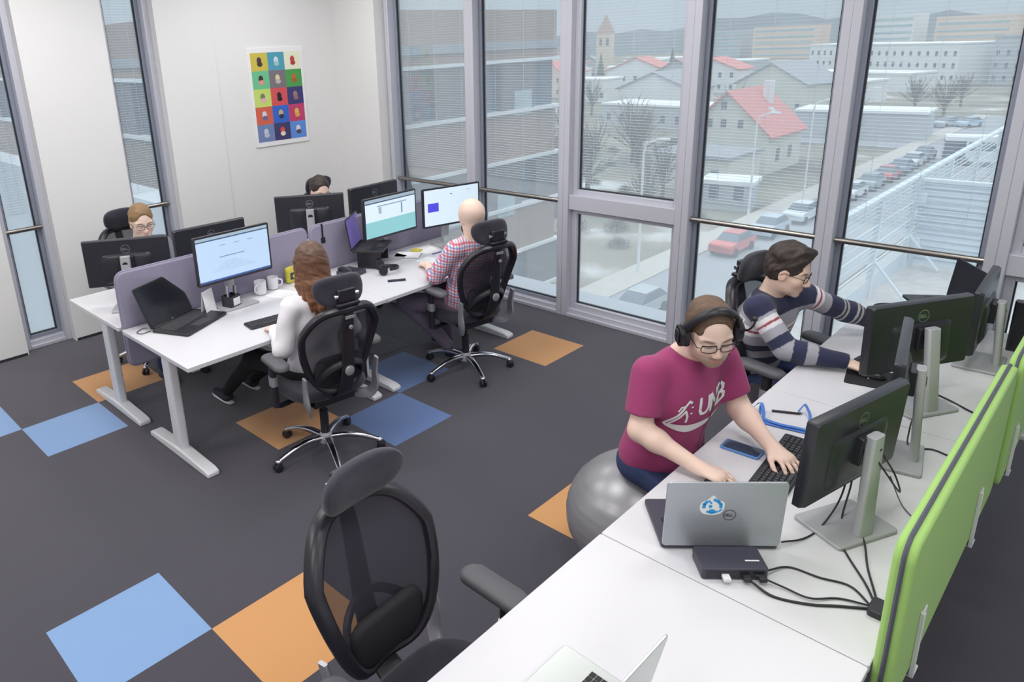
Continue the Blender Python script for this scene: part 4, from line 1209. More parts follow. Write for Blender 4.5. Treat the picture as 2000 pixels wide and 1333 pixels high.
# long hair: cap plus a fall of strands down the back
S = SDF(); M = HC.M
S.ell(HC.p(-.014, 0, .038), (.106, .088, .094), M, .01); S.ell(HC.p(-.045, 0, -.02), (.072, .088, .10), M, .03)
for i in range(13):
    q = (i-6)/6; l_ = .080*q; f_ = -.048-.040*(1-q*q)**.5+.05*abs(q)**3
    a_ = HC.p(f_*.9, l_*.95, .03); b_ = HC.p(f_-.012, l_*1.08, -.10); c_ = V3((b_[0]+.010+.010*math.sin(i*2.1), b_[1]+.006*math.sin(i*1.7), .955+.012*math.sin(i*3.3)+.02*abs(q)))
    d_ = V3((c_[0]+.004, c_[1]+.004*math.sin(i), c_[2]-.055))
    S.cap(a_, b_, .022, .022, .016); S.cap(b_, c_, .022, .017, .014); S.cap(c_, d_, .016, .006, .008)
S.ell(HC.p(.100, 0, -.02), (.062, .062, .082), M, .012, sub=True)
colour_mat('hair_long', .45, .5, 160)
def hairc(V):
    h = (V[:, 2]-.92)/.34; a = np.sin(V[:, 1]*900+V[:, 0]*700)*.5+.5
    top = np.array((.11, .055, .032)); tip = np.array((.30, .125, .060)); w_ = np.clip(1-h, 0, 1)[:, None]
    return (top*(1-w_)+tip*w_)*(.75+.4*a)[:, None]
sdf_obj(S, 'hair', 'hair_long', C_, .0045, orgC, noise=folds(.0025, 120, 9), colour=hairc)

# ---- bald man in the checked shirt
JD = dict(hip=(.11, 1.10, .54), neck=(.205, 1.06, 1.02), shL=(.165, .915, .965), shR=(.245, 1.22, .965), elL=(.035, .845, .765), wrL=(-.215, 1.03, .758), elR=(.20, 1.36, .75), wrR=(-.04, 1.36, .758))
orgD = (.11, 1.10, .46)
D_ = thing('person', 'bald bearded man in a red, white and blue checked shirt, seen from behind', 'person', orgD)
HD = Head((.19, 1.065, 1.175), 152, 10)
S = SDF(); add_torso(S, JD, -.015); add_head(S, HD, JD['neck'], 1.0, 1.0); S.ell(HD.p(-.02, 0, .022), (.096, .090, .086), HD.M, .02)
add_arm(S, JD['shL'], JD['elL'], JD['wrL'], (.048, .040, .034, .026)); add_arm(S, JD['shR'], JD['elR'], JD['wrR'], (.048, .040, .034, .026))
hand(S, JD['wrL'], (-.9, .35, -.1), (0, 0, 1), -1, (.5, .55, .6, .6), .06); hand(S, JD['wrR'], (-1, .0, -.1), (0, 0, 1), 1, (.4, .4, .4, .45), .06)
def bald(V):
    c = head_colour(HD, (.88, .66, .54), (.6, .2, .2))(V); q = (V-HD.c)@HD.M.T
    m_ = (q[:, 2] > -.02) & (q[:, 2] < .085) & (q[:, 0] < .03) & (np.linalg.norm(q, axis=1) < .13); c[m_] = c[m_]*.86+np.array((.50, .38, .40))*.14
    return c
sdf_obj(S, 'body', 'skin_tones', D_, .0048, orgD, colour=bald)
S = SDF(); S.ell(HD.p(.030, 0, -.078), (.062, .066, .048), HD.M, .02); S.ell(HD.p(.055, 0, -.108), (.036, .040, .032), HD.M, .02); S.ell(HD.p(.092, 0, -.045), (.03, .03, .022), HD.M, .01, sub=True)
S.ell(HD.p(-.035, 0, -.06), (.06, .09, .10), HD.M, .02, sub=True)
sdf_obj(S, 'beard', 'beard', D_, .005, orgD, noise=folds(.002, 140, 3))
S = SDF(); MD_, fD, sD, uD = add_torso(S, JD, .014, 1.05)
sleeve(S, JD['shL'], JD['elL'], 1.02, .066, .062); S.cap(JD['elL'], V3(JD['elL'])*.75+V3(JD['wrL'])*.25, .056, .050, .02, cut=[(V3(JD['elL'])*.75+V3(JD['wrL'])*.25, nrm(V3(JD['wrL'])-V3(JD['elL'])))])
sleeve(S, JD['shR'], JD['elR'], 1.02, .066, .062); S.cap(JD['elR'], V3(JD['elR'])*.75+V3(JD['wrR'])*.25, .056, .050, .02, cut=[(V3(JD['elR'])*.75+V3(JD['wrR'])*.25, nrm(V3(JD['wrR'])-V3(JD['elR'])))])
nk = V3(JD['neck']); S.cap(nk+uD*.03, nk+uD*.12, .064, .07, .01, sub=True); S.plane(V3(JD['hip'])-uD*.06, -uD)
def plaid(V):
    q = (V-V3(JD['hip'])); a = q@sD+.35*(q@fD); b = q@uD
    c = np.tile(np.array((.82, .79, .85)), (len(V), 1))
    def st(x, per, off, wd, col, k):
        m_ = np.abs(((x+off) % per)-per/2) < wd/2; c[m_] = c[m_]*(1-k)+np.array(col)*k
    for x in (a, b):
        st(x, .040, 0, .011, (.62, .08, .14), .75); st(x, .040, .020, .009, (.10, .16, .48), .6)
    m_ = (np.linalg.norm(V-(V3(JD['elL'])*.85+V3(JD['wrL'])*.15), axis=1) < .075) & (((V-V3(JD['elL']))@nrm(V3(JD['wrL'])-V3(JD['elL']))) > -.01)
    c[m_] = (.10, .09, .32)
    return c
sdf_obj(S, 'checked_shirt', 'check_colours', D_, .0042, orgD, noise=folds(.006, 26, 13), colour=plaid)
S = SDF(); hp = V3(JD['hip']); S.ell(hp-uD*.02, (.13, .175, .10), MD_, .05)
for s_, kx, an in ((1, (-.29, .86, .50), (-.11, 1.10, .14)), (-1, (-.32, 1.26, .50), (-.30, 1.30, .12))):
    S.cap(hp+sD*s_*.09, kx, .086, .064, .04); S.cap(kx, an, .062, .045, .03)
S.plane(hp+uD*.02, uD); sdf_obj(S, 'trousers', 'mauve_trousers', D_, .009, orgD, noise=folds(.005, 28, 6))
for a_, b_ in (((-.10, 1.11, .07), (-.02, 1.24, .04)), ((-.30, 1.30, .06), (-.44, 1.30, .04))):
    S = SDF(); S.cap(a_, b_, .042, .036, .03, flat=((0, 0, 1), .8)); S.plane((0, 0, .004), (0, 0, -1)); sdf_obj(S, 'shoe', 'shoe_dark', D_, .008, orgD)

# ---- two people mostly hidden behind the screens
def back_person(label, hc, az, pitch, shirt, hairm, glass, fringe, side_y):
    org = (hc[0]-.02, hc[1], .46); hd = Head(hc, az, pitch)
    nk = (hc[0]-.05, hc[1], hc[2]-.15)
    J = dict(hip=(hc[0]-.08, hc[1], .54), neck=nk, shR=(nk[0]-.01, nk[1]-.165, nk[2]-.05), shL=(nk[0]-.01, nk[1]+.165, nk[2]-.05),
             elR=(nk[0]+.08, nk[1]-.21, .76), wrR=(nk[0]+.32, nk[1]-.10, .765), elL=(nk[0]+.08, nk[1]+.21, .76), wrL=(nk[0]+.32, nk[1]+.10, .765))
    t = thing('person', label, 'person', org)
    S = SDF(); add_torso(S, J, -.015); add_head(S, hd, nk)
    for a in 'RL':
        add_arm(S, J['sh'+a], J['el'+a], J['wr'+a], (.046, .038, .032, .026)); hand(S, J['wr'+a], (1, 0, -.12), (0, 0, 1), 1 if a == 'R' else -1, (.35, .35, .4, .4), .06)
    sdf_obj(S, 'body', 'skin_tones', t, .005, org, colour=head_colour(hd, SK_A, (.6, .25, .22)))
    S = SDF(); M_, f_, s_, u_ = add_torso(S, J, .01)
    for a in 'RL': add_arm(S, J['sh'+a], J['el'+a], J['wr'+a], (.062, .054, .047, .038))
    S.cap(V3(nk)+u_*.025, V3(nk)+u_*.12, .060, .066, .01, sub=True); S.plane(V3(J['hip'])-u_*.06, -u_)
    for a in 'RL':
        d_ = nrm(V3(J['wr'+a])-V3(J['el'+a])); S.cap(V3(J['wr'+a])+d_*.045, V3(J['wr'+a])+d_*.11, .05, .05, .004, sub=True)
    sdf_obj(S, 'shirt', shirt, t, .008, org, noise=folds(.006, 26, 15))
    S = SDF(); hp = V3(J['hip']); S.ell(hp-u_*.02, (.13, .17, .10), M_, .05)
    for q in (-1, 1): S.cap(hp+s_*q*.09, (hp[0]+.40, hp[1]+q*.13, .52), .084, .06, .04); S.cap((hp[0]+.40, hp[1]+q*.13, .52), (hp[0]+.38, hp[1]+q*.13, .12), .058, .045, .03)
    S.plane(hp+u_*.03, u_); sdf_obj(S, 'trousers', 'denim', t, .011, org)
    for q in (-1, 1):
        S = SDF(); S.cap((hp[0]+.36, hp[1]+q*.13, .045), (hp[0]+.52, hp[1]+q*.13, .035), .042, .036, .03, flat=((0, 0, 1), .8)); S.plane((0, 0, .004), (0, 0, -1)); sdf_obj(S, 'shoe', 'shoe_dark', t, .009, org)
    S = SDF(); hair_short(S, hd, .090, .016, .003, fringe=0); sdf_obj(S, 'hair', hairm, t, .005, org, noise=folds(.003, 100, 2))
    if glass: glasses(hd, t, org)
    return t
mat('grey_shirt', rgb(120, 124, 134), .9, var=.05)
back_person('man with short fair hair and glasses looking over his monitor beside the slit window', (-1.78, -.375, 1.135), -8, 12, 'grey_shirt', 'hair_fair', True, .012, 0)
back_person('dark-haired person below the poster, only forehead and hair above the monitors', (-1.83, 1.29, 1.085), -12, 16, 'grey_shirt', 'hair_dark', False, .010, 0)

# ------------------------------------------------------------------ things on the desks
mat('paper', rgb(238, 238, 242), .8, var=.01)
mat('ink', rgb(90, 95, 110), .8, var=0)
mat('blue_dark', rgb(44, 52, 72), .5)
mat('clear_glass', rgb(190, 205, 205), .08, var=0, alpha=.4)
def keyboard(label, c, rz, w=.44, d=.135, colour='black_plastic'):
    t = thing('keyboard', label, 'keyboard', (c[0], c[1], DZ), rz)
    b = MB(); b.prism(rrect(w, d, .01, 4), .0008, .012); b.build('body', colour, t, bev=.003)
    k = MB()
    for r_ in range(6):
        for x0, x1, nk_ in ((-w/2+.010, w*.17, 15), (w*.19, w*.31, 3), (w*.33, w/2-.010, 4)):
            dx = (x1-x0)/nk_; y0 = -d/2+.012+r_*(d-.024)/6
            i = 0
            while i < nk_:
                s_ = 6 if (r_ == 0 and nk_ == 15 and i == 4) else 1
                k.hexa([(x0+i*dx+.001, y0+.001, .012), (x0+(i+s_)*dx-.001, y0+.001, .012), (x0+(i+s_)*dx-.001, y0+(d-.024)/6-.001, .012), (x0+i*dx+.001, y0+(d-.024)/6-.001, .012)],
                       [(x0+i*dx+.003, y0+.003, .018), (x0+(i+s_)*dx-.003, y0+.003, .018), (x0+(i+s_)*dx-.003, y0+(d-.024)/6-.003, .018), (x0+i*dx+.003, y0+(d-.024)/6-.003, .018)]); i += s_
    k.build('keys', 'key_grey', t, smooth=0)
    return t
def mouse(label, c, rz):
    t = thing('mouse', label, 'mouse', (c[0], c[1], DZ), rz)
    rg = []
    for z, s_ in ((.0008, .92), (.008, 1.0), (.018, .93), (.026, .74), (.031, .45), (.033, .12)):
        rg.append([Vector((x*s_-.004*(1-s_), y*s_, z)) for x, y in rrect(.105, .062, .029, 6)])
    MB().loft(rg).build('shell', 'black_plastic', t, smooth=60)
    MB().cyl((.028, -.004, .026), (.028, .004, .026), .009, n=14).build('scroll_wheel', 'key_grey', t)
    return t
keyboard('full-size black keyboard under the left hand of the man in maroon', (2.635, .12), R(94))
mouse('black mouse under the right hand of the man in maroon', (2.515, -.19), R(8))
keyboard('black keyboard under the hand of the long-haired woman', (-.225, -.27), R(82), .40, .12)
keyboard('black keyboard hidden by the monitor of the man in the striped sweater', (2.62, 1.46), R(80), .40, .12)
mouse('black mouse on the mouse pad, under the hand of the man in stripes', (2.655, 1.13), R(10))
t = thing('mouse_pad', 'thin black mouse pad under the near monitor of the man in stripes', 'mouse pad', (2.675, 1.12, DZ), R(12))
MB().prism(rrect(.26, .21, .012, 4), .0003, .0035).build('pad', 'black_soft', t)
t = thing('phone', 'smartphone in a light blue case lying beside the black keyboard', 'phone', (2.472, .112, DZ), R(2))
MB().prism(rrect(.150, .078, .012, 5), .0008, .0095).build('case', 'phone_blue', t, bev=.002)
MB().prism(rrect(.138, .067, .009, 5), .0094, .0102).build('screen', 'phone_glass', t, smooth=0)
t = thing('lanyard', 'blue ribbon lanyard lying on the desk behind the phone', 'lanyard', (2.50, .44, DZ))
def strap(mb, pts, w=.020, th=.0015, n=6):
    P = catmull(pts, n); rings = []
    for i, p in enumerate(P):
        d = (P[min(i+1, len(P)-1)]-P[max(i-1, 0)]).normalized(); up_ = Vector((0, 0, 1)); s_ = d.cross(up_)
        s_ = s_.normalized() if s_.length > .1 else Vector((0, 1, 0)); q = s_.cross(d).normalized()
        rings.append([p+s_*a+q*b_ for a, b_ in ((-w/2, 0), (w/2, 0), (w/2, th), (-w/2, th))])
    mb.loft(rings)
s_ = MB(); strap(s_, [(-.085, -.055, .002), (-.03, -.060, .003), (.05, -.045, .003), (.125, -.03, .002)], .022); strap(s_, [(-.08, -.035, .006), (0, -.045, .008), (.08, -.025, .007), (.14, -.01, .003)], .018); s_.build('ribbon', 'lanyard', t, smooth=60)
s_ = MB(); strap(s_, [(-.135, .03, .002), (-.115, .03, .03), (-.095, .015, .048), (-.075, -.01, .03), (-.06, -.04, .003)], .014); strap(s_, [(-.11, .05, .002), (-.10, .03, .028), (-.085, -.02, .004)], .010); s_.build('ribbon_loop', 'lanyard', t, smooth=60)
s_ = MB(); strap(s_, [(.04, .14, .04), (.07, .11, .02), (.09, .06, .012), (.10, .0, .004)], .012); strap(s_, [(.02, .13, .002), (.04, .14, .04)], .012); s_.build('ribbon_end', 'lanyard', t, smooth=60)
t = thing('pen', 'black pen lying between the ends of the blue lanyard', 'pen', (2.49, .525, DZ), R(27))
m = MB(); m.cyl((-.06, 0, .006), (.045, 0, .006), .0048, n=12); m.cyl((.045, 0, .006), (.06, 0, .0055), .0048, .001, n=12); m.build('barrel', 'black_plastic', t)
MB().bb(-.06, -.02, -.001, .001, .0105, .012).build('clip', 'silver', t)
# dock with plugs
t = thing('docking_station', 'dark docking station block behind the silver laptop with cables plugged in', 'dock', (2.725, -.580, DZ), R(-48))
b = MB(); b.prism(rrect(.105, .195, .008, 4), .0008, .040); b.build('body', 'dock_dark', t, bev=.003)
MB().bb(-.075, -.02, -.09, .09, .001, .018).build('laptop_tray', 'dock_dark', t, bev=.003)
MB().bb(.0525, .0535, -.085, .085, .008, .032).build('port_strip', 'black_plastic', t, smooth=0)
MB().bb(.012, .018, .04, .082, .0401, .0405).build('status_mark', 'white_paint', t, smooth=0)
for y, mt in ((.075, 'cable_black'), (.03, 'black_plastic'), (-.03, 'sole_white')):
    MB().box((.066, y, .018), (.026, .022, .012)).build('plug', mt, t, bev=.002)
def cable(label, pts, r=.0032, mt='cable_black', z=DZ):
    P = [Vector(p) for p in pts]; o = P[0].copy()
    t = MB().tube([p-o for p in catmull(P, 8)], r, 7).build('cable', mt, None)
    t.location = o; tag(t, label, 'cable', 'cables on the right row of desks'); return t
zz = DZ+.0042
cable('black cable from the near monitor to the cable outlet, left one of the pair', [(2.880, .03, .90), (2.885, .0, .80), (2.896, -.10, zz+.01), (2.93, -.22, zz), (2.968, -.283, zz), (3.046, -.381, zz), (3.092, -.455, zz)])
cable('black cable from the near monitor to the cable outlet, right one of the pair', [(2.900, .045, .90), (2.925, -.0, .80), (2.965, -.13, zz+.012), (3.0, -.22, zz+.008), (3.031, -.304, zz), (3.075, -.40, zz), (3.096, -.449, zz)])
cable('black cable curving from the silver laptop up to the near monitor', [(2.800, -.365, DZ+.012), (2.841, -.290, zz), (2.862, -.20, zz+.004), (2.880, -.09, .79), (2.872, .02, .89)], .003)
cable('black cable from the docking station, the one running nearest the monitor base', [(2.820, -.535, DZ+.016), (2.857, -.459, zz), (2.94, -.444, zz), (3.017, -.422, zz), (3.085, -.468, zz)])
cable('black cable from the docking station, lowest of the bundle, with a thick sleeve', [(2.800, -.610, DZ+.016), (2.871, -.616, zz), (2.955, -.580, zz), (3.02, -.530, zz), (3.086, -.482, zz)], .0042)
cable('black cable from the docking station, middle of the bundle', [(2.805, -.585, DZ+.024), (2.879, -.562, zz+.004), (2.951, -.557, zz+.004), (3.011, -.497, zz), (3.084, -.474, zz+.004)], .003)
cable('black cable running from the edge-on monitor to the green screen', [(2.945, .50, .90), (2.92, .60, .78), (2.938, .541, zz+.004), (3.005, .585, zz), (3.060, .574, zz), (3.13, .56, zz)])
cable('black cable running from behind the emblem-facing monitor to the green screen', [(2.900, .95, .88), (2.90, 1.06, .76), (2.974, 1.079, zz), (3.04, 1.033, zz), (3.12, .99, zz)], .004)
cable('black cable looping down behind the near monitor stand', [(2.935, -.06, .99), (2.99, -.07, .93), (3.02, .03, .82), (2.985, .10, .84), (2.95, .02, .95)], .003)
cable('thin grey cable running from the near monitor stand to the green screen', [(2.985, .04, .86), (3.01, .12, zz+.01), (3.047, .08, zz), (3.13, .0, zz)], .002, 'logo_dark')
t = thing('cable_outlet', 'black cable outlet at the desk edge against the green screen', 'cable outlet', (3.105, -.475, DZ))
MB().prism(rrect(.045, .07, .01, 4), .0005, .022).build('flap', 'black_plastic', t, bev=.003)
# second row extras
monitor('grey-edged monitor seen exactly edge-on behind the near monitor', (2.862, .53, 1.01), R(190.5), base=(2.945, .45), group='backs of monitors on the right row')
def riser(label, c, rz, h, w=.26, d=.20):
    t = thing('laptop_stand', label, 'laptop stand', (c[0], c[1], DZ), rz)
    MB().prism(rrect(d, w, .01, 4), h-.006, h).build('shelf', 'black_plastic', t, bev=.001)
    for y in (-w/2+.01, w/2-.01): MB().bb(-d/2+.01, d/2-.01, y-.003, y+.003, .0005, h-.006).build('side_leg', 'black_plastic', t, smooth=0)
    return t
riser('black stand lifting the laptop with the violet screen', (-.66, .885), R(36), .129)
laptop('black laptop with dark screen on a stand at the window end of the desk', (2.80, 2.045), R(215), .32, .22, R(6), 'laptop_black', 'laptop_black', z=DZ+.12, keys='key_grey')
riser('black stand lifting the dark laptop at the window end', (2.715, 1.985), R(215), .119)
t = thing('orange_drink_cup', 'small orange and yellow cup between the arms of the man in stripes', 'cup', (2.60, 1.32, DZ))
MB().lathe([(.001, .001), (.026, .001), (.031, .085), (.0315, .09), (.028, .088), (.001, .07)], 24).build('cup_body', 'orange_cup', t, bev=0)
MB().lathe([(.0316, .040), (.0322, .042), (.0328, .058), (.0323, .060)], 24, cap=False).build('cup_sleeve', 'mug_white', t)
t = thing('pouch', 'small black rounded pouch behind the monitor at the window end', 'pouch', (2.50, 2.04, DZ))
S = SDF(); S.ell((2.50, 2.04, DZ+.03), (.10, .06, .045)); S.cap((2.43, 2.04, DZ+.02), (2.57, 2.04, DZ+.02), .03, .03, .03); S.plane((0, 0, DZ+.001), (0, 0, -1))
sdf_obj(S, 'pouch_body', 'black_soft', t, .007, (2.50, 2.04, DZ)); MB().tube(catmull([(-.09, -.02, .035), (-.03, -.03, .066), (.04, -.03, .064), (.09, -.02, .03)], 6), .002, 6).build('zip', 'zip_grey', t)
t = thing('speaker_bar', 'tall black device standing against the green screen at the right edge of the photo', 'device', (3.085, 1.90, DZ))
MB().prism(rrect(.10, .05, .012, 4), .001, .26).build('body', 'black_plastic', t, bev=.004)
MB().bb(-.0505, -.0501, -.015, .015, .03, .07).build('label_patch', 'mug_white', t, smooth=0)

# left bank
t = thing('paper_card', 'upright white folded card between the black laptop and the pale blue monitor', 'card', (-.665, -.475, DZ), R(28))
m = MB(); m.hexa([(0, -.055, .0008), (.0015, -.055, .0008), (.0015, .055, .0008), (0, .055, .0008)], [(-.02, -.055, .15), (-.0185, -.055, .15), (-.0185, .055, .15), (-.02, .055, .15)])
m.build('front_leaf', 'paper', t, smooth=0)
MB().hexa([(-.0425, -.055, .0008), (-.041, -.055, .0008), (-.041, .055, .0008), (-.0425, .055, .0008)], [(-.0215, -.055, .15), (-.02, -.055, .15), (-.02, .055, .15), (-.0215, .055, .15)]).build('back_leaf', 'paper', t, smooth=0)
t = thing('pen_holder', 'black pen holder with white labels in front of the pale blue monitor stand', 'pen holder', (-.655, -.335, DZ), R(15))
m = MB()
m.bb(-.04, .04, -.045, .045, .0006, .004)
for a, b_, c_, d_ in ((-.04, -.037, -.045, .045), (.037, .04, -.045, .045), (-.037, .037, -.045, -.042), (-.037, .037, .042, .045), (-.037, .037, -.002, .001)): m.bb(a, b_, c_, d_, .004, .085)
m.build('box', 'black_plastic', t, smooth=0)
MB().bb(.0401, .0406, -.02, .04, .02, .07).build('box_label', 'mug_white', t, smooth=0)
for k, (a, b_, mt) in enumerate(((-.02, -.02, 'mug_white'), (.015, -.03, 'pen_blue'), (.0, .02, 'black_plastic'), (.02, .025, 'logo_silver'))):
    p = MB().cyl((0, 0, 0), (.008, .004, .14), .004, n=10).build('pen', mt, None); p.location = (-.655+a*.9, -.335+b_*.9, DZ+.006)
    tag(p, ['white pen standing in the black pen holder', 'violet-blue pen standing in the black pen holder', 'black pen standing in the black pen holder', 'silver pen standing in the black pen holder'][k], 'pen', 'pens in the holder')
t = thing('mug', 'white mug beside the stand of the pale blue monitor', 'mug', (-.735, -.065, DZ))
MB().lathe([(.001, .001), (.034, .001), (.040, .006), (.041, .092), (.0395, .094), (.038, .092), (.036, .010), (.001, .008)], 28).build('cup_body', 'mug_white', t)
MB().tube(catmull([(.025, -.030, .078), (.032, -.058, .070), (.032, -.062, .040), (.025, -.034, .022)], 7), .0055, 8).build('handle', 'mug_white', t)
t = thing('mug', 'second white mug, farther right against the lilac screen', 'mug', (-.765, .055, DZ))
MB().lathe([(.001, .001), (.032, .001), (.038, .006), (.039, .085), (.0375, .087), (.036, .085), (.034, .010), (.001, .008)], 28).build('cup_body', 'mug_white', t)
MB().tube(catmull([(.030, .022, .072), (.05, .04, .066), (.05, .04, .038), (.03, .024, .022)], 7), .0055, 8).build('handle', 'mug_white', t)
def sheet(label, c, rz, w=.21, d=.297, lines=8, mt='paper'):
    t = thing('paper_sheet', label, 'paper', (c[0], c[1], DZ), rz)
    MB().bb(-d/2, d/2, -w/2, w/2, .0004, .0012).build('page', mt, t, smooth=0)
    m = MB()
    for k in range(lines): m.bb(-d*.4+k*d*.8/lines, -d*.4+k*d*.8/lines+.002, -w*.38, w*(.1+.28*((k*7) % 5)/4), .00125, .00135)
    m.build('writing', 'ink', t, smooth=0)
    return t
sheet('white paper with notes beside the mugs on the left bank', (-.60, .03), R(20), .15, .21)
sheet('sheet of paper under the yellow-green pouch on the left bank', (-.66, .26), R(-12), .15, .21)
sheet('paper lying before the bald man beside the checked sleeve', (-.36, 1.22), R(8), .15, .21, 5)
sheet('sheet of paper near the window end of the left bank', (-.62, 1.42), R(-15), .15, .21, 4)
t = thing('snack_pouch', 'yellow-green snack pouch standing by the lilac screen behind the woman', 'pouch', (-.775, .225, DZ))
S = SDF(); S.box((-.775, .225, DZ+.055), (.022, .055, .055), None, .02); S.cap((-.775, .18, DZ+.11), (-.775, .27, DZ+.112), .008, .008, .03); S.plane((0, 0, DZ+.001), (0, 0, -1))
sdf_obj(S, 'pouch_body', 'yellow_green', t, .005, (-.775, .225, DZ), noise=folds(.003, 60, 2)); MB().bb(.0225, .0235, -.03, .03, .03, .08).build('pouch_label', 'blue_dark', t, smooth=0)
# headset on the desk
t = thing('headset', 'black headset lying on the desk between the woman and the bald man', 'headset', (-.44, .80, DZ), R(60))
b = MB(); b.tube([(.02+.085*math.cos(a), .085*math.sin(a), .030-.012*math.sin(a)) for a in [R(-85+170*k/20) for k in range(21)]], .008, 8, flat=1.6); b.build('headband', 'headset_black', t)
for s_ in (-1, 1):
    T = XF((-.02, s_*.075, .040), rx=R(90+s_*8), ry=R(0))
    c = MB(); c.prism(rrect(.062, .078, .03, 6), -.018, .004, T) if s_ > 0 else c.prism(rrect(.062, .078, .03, 6), -.004, .018, T); cu = c.build('ear_cup', 'headset_black', t, bev=.004)
    d = MB(); d.prism(rrect(.066, .080, .03, 6), .004, .018, T) if s_ > 0 else d.prism(rrect(.066, .080, .03, 6), -.018, -.004, T); d.build('ear_cushion', 'headset_pad', cu, bev=.004)
t = thing('pen', 'thick dark marker lying on the desk in front of the black headset', 'pen', (-.205, .705, DZ), R(55))
MB().cyl((-.06, 0, .0085), (.06, 0, .0085), .0078, n=14).build('barrel', 'blue_dark', t); MB().cyl((.022, 0, .0085), (.066, 0, .0085), .0086, n=14).build('cap', 'black_plastic', t)
t = thing('pen', 'violet-blue pen lying on the desk beyond the hand of the bald man', 'pen', (-.475, 1.41, DZ), R(86))
MB().cyl((-.07, 0, .0055), (.06, 0, .0055), .0048, n=12).build('barrel', 'pen_blue', t); MB().cyl((.06, 0, .0055), (.075, 0, .0055), .0048, .001, n=12).build('tip', 'silver', t)
t = thing('notebook', 'dark blue notebook beside the raised laptop', 'notebook', (-.61, 1.20, DZ), R(35))
MB().bb(-.10, .10, -.07, .07, .0006, .003).build('cover', 'blue_dark', t, bev=.001); MB().bb(-.097, .098, -.067, .067, .003, .013).build('pages', 'paper', t, smooth=0); 
t = thing('sticky_notes', 'small yellow pad of sticky notes beside the dark blue notebook', 'notes', (-.655, 1.335, DZ), R(20))
MB().bb(-.038, .038, -.038, .038, .0006, .012).build('note_pad', 'yellow_green', t, bev=.0008)
t = thing('keypad', 'dark violet desk phone behind the woman, under the lilac screen', 'phone', (-.60, .62, DZ), R(10))
MB().prism(rrect(.17, .15, .012, 4), .0008, .028).build('body', 'dock_dark', t, bev=.005)
MB().tube(catmull([(-.07, -.055, .038), (-.04, -.055, .052), (.03, -.055, .052), (.06, -.055, .038)], 6), .015, 10, flat=.8).build('receiver', 'black_plastic', t)
m = MB()
for i in range(4):
    for j in range(3): m.bb(-.02+i*.022, -.005+i*.022, .0+j*.022, .014+j*.022, .028, .031)
m.build('buttons', 'key_grey', t, smooth=0)
t = thing('water_glass', 'clear glass beside the stand of the white-screen monitor', 'glass', (-.50, 1.53, DZ))
MB().lathe([(.001, .001), (.028, .001), (.032, .11), (.030, .11), (.0265, .006), (.001, .005)], 24).build('tumbler', 'clear_glass', t)
t = thing('screen_hook', 'small black hook hanging on the lilac screen behind the woman', 'hook', (-.835, .56, .93))
m = MB(); m.bb(.0, .008, -.018, .018, .0, .04); m.bb(.0, .0015, -.008, .008, .04, .142); m.bb(-.034, .0015, -.008, .008, .1405, .142); m.build('plate', 'black_plastic', t, bev=.002); MB().tube([(.006, 0, .006), (.02, 0, .002), (.024, 0, .014)], .003, 6).build('prong', 'black_plastic', t)
cable('thin grey laptop cable curling over the left desk edge', [(-.70, -.885, DZ+.012), (-.735, -.905, zz), (-.70, -.955, zz), (-.655, -.945, zz), (-.66, -.885, zz)], .0025, 'logo_dark')['group'] = 'cables on the left bank'
t = thing('floor_box', 'flat dark floor socket box in the carpet under the left bank', 'floor box', (-.72, .95, 0), R(0))
MB().bb(-.16, .16, -.16, .16, .0004, .004).build('rim', 'logo_dark', t, bev=.001); MB().bb(-.145, .145, -.145, .145, .004, .0055).build('lid', 'carpet_dark', t, smooth=0)

# ------------------------------------------------------------------ outside
GZ = -13.0
mat('gravel', rgb(196, 190, 186), .95, var=.35, scale=9, bump=.3, bscale=60)
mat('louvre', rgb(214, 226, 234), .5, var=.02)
mat('louvre_grey', rgb(196, 208, 220), .6, var=.02)  # blue-grey metal, a little darker than the louvres
mat('asphalt', rgb(150, 154, 160), .9, var=.1, scale=.6)
mat('pavement', rgb(184, 180, 174), .9, var=.08, scale=1.5)
mat('brick', rgb(150, 128, 114), .9, var=.08, scale=2)
mat('brick_dark', rgb(112, 104, 108), .9, var=.08, scale=2)
mat('ledge', rgb(226, 230, 234), .7, var=.02)
mat('pane_dark', rgb(92, 104, 120), .12, var=.25, scale=.8)
mat('pane_pale', rgb(170, 190, 196), .2, var=.2, scale=.8)
mat('curtain', rgb(196, 120, 84), .9)
mat('snow_roof', rgb(228, 232, 236), .8, var=.05, scale=.5)
mat('roof_red', rgb(204, 128, 124), .85, var=.08, scale=2)
mat('roof_grey', rgb(150, 154, 160), .85, var=.08, scale=2)
mat('roof_brown', rgb(168, 140, 130), .85, var=.08, scale=2)
mat('render_cream', rgb(206, 206, 196), .9, var=.05, scale=1)
mat('render_white', rgb(222, 224, 226), .9, var=.05, scale=1)
mat('render_peach', rgb(222, 200, 184), .9, var=.05, scale=1)
mat('render_grey', rgb(178, 182, 188), .9, var=.05, scale=1)
mat('bark', rgb(104, 98, 92), .9, var=.2, scale=6)
mat('twigs', rgb(112, 104, 96), .95, var=.3, scale=3)
mat('conifer', rgb(74, 90, 88), .95, var=.3, scale=3)
mat('scrub', rgb(116, 108, 98), .95, var=.3, scale=3)
mat('tyre', rgb(40, 40, 44), .8)
mat('tower_stone', rgb(206, 192, 172), .9, var=.08, scale=1)
m = mat('ground', rgb(150, 148, 138), .95, var=0)
n = m.node_tree.nodes; l = m.node_tree.links; b = n['Principled BSDF']
tcg = n.new('ShaderNodeTexCoord'); nz = n.new('ShaderNodeTexNoise'); nz.inputs['Scale'].default_value = .09; nz.inputs['Detail'].default_value = 6
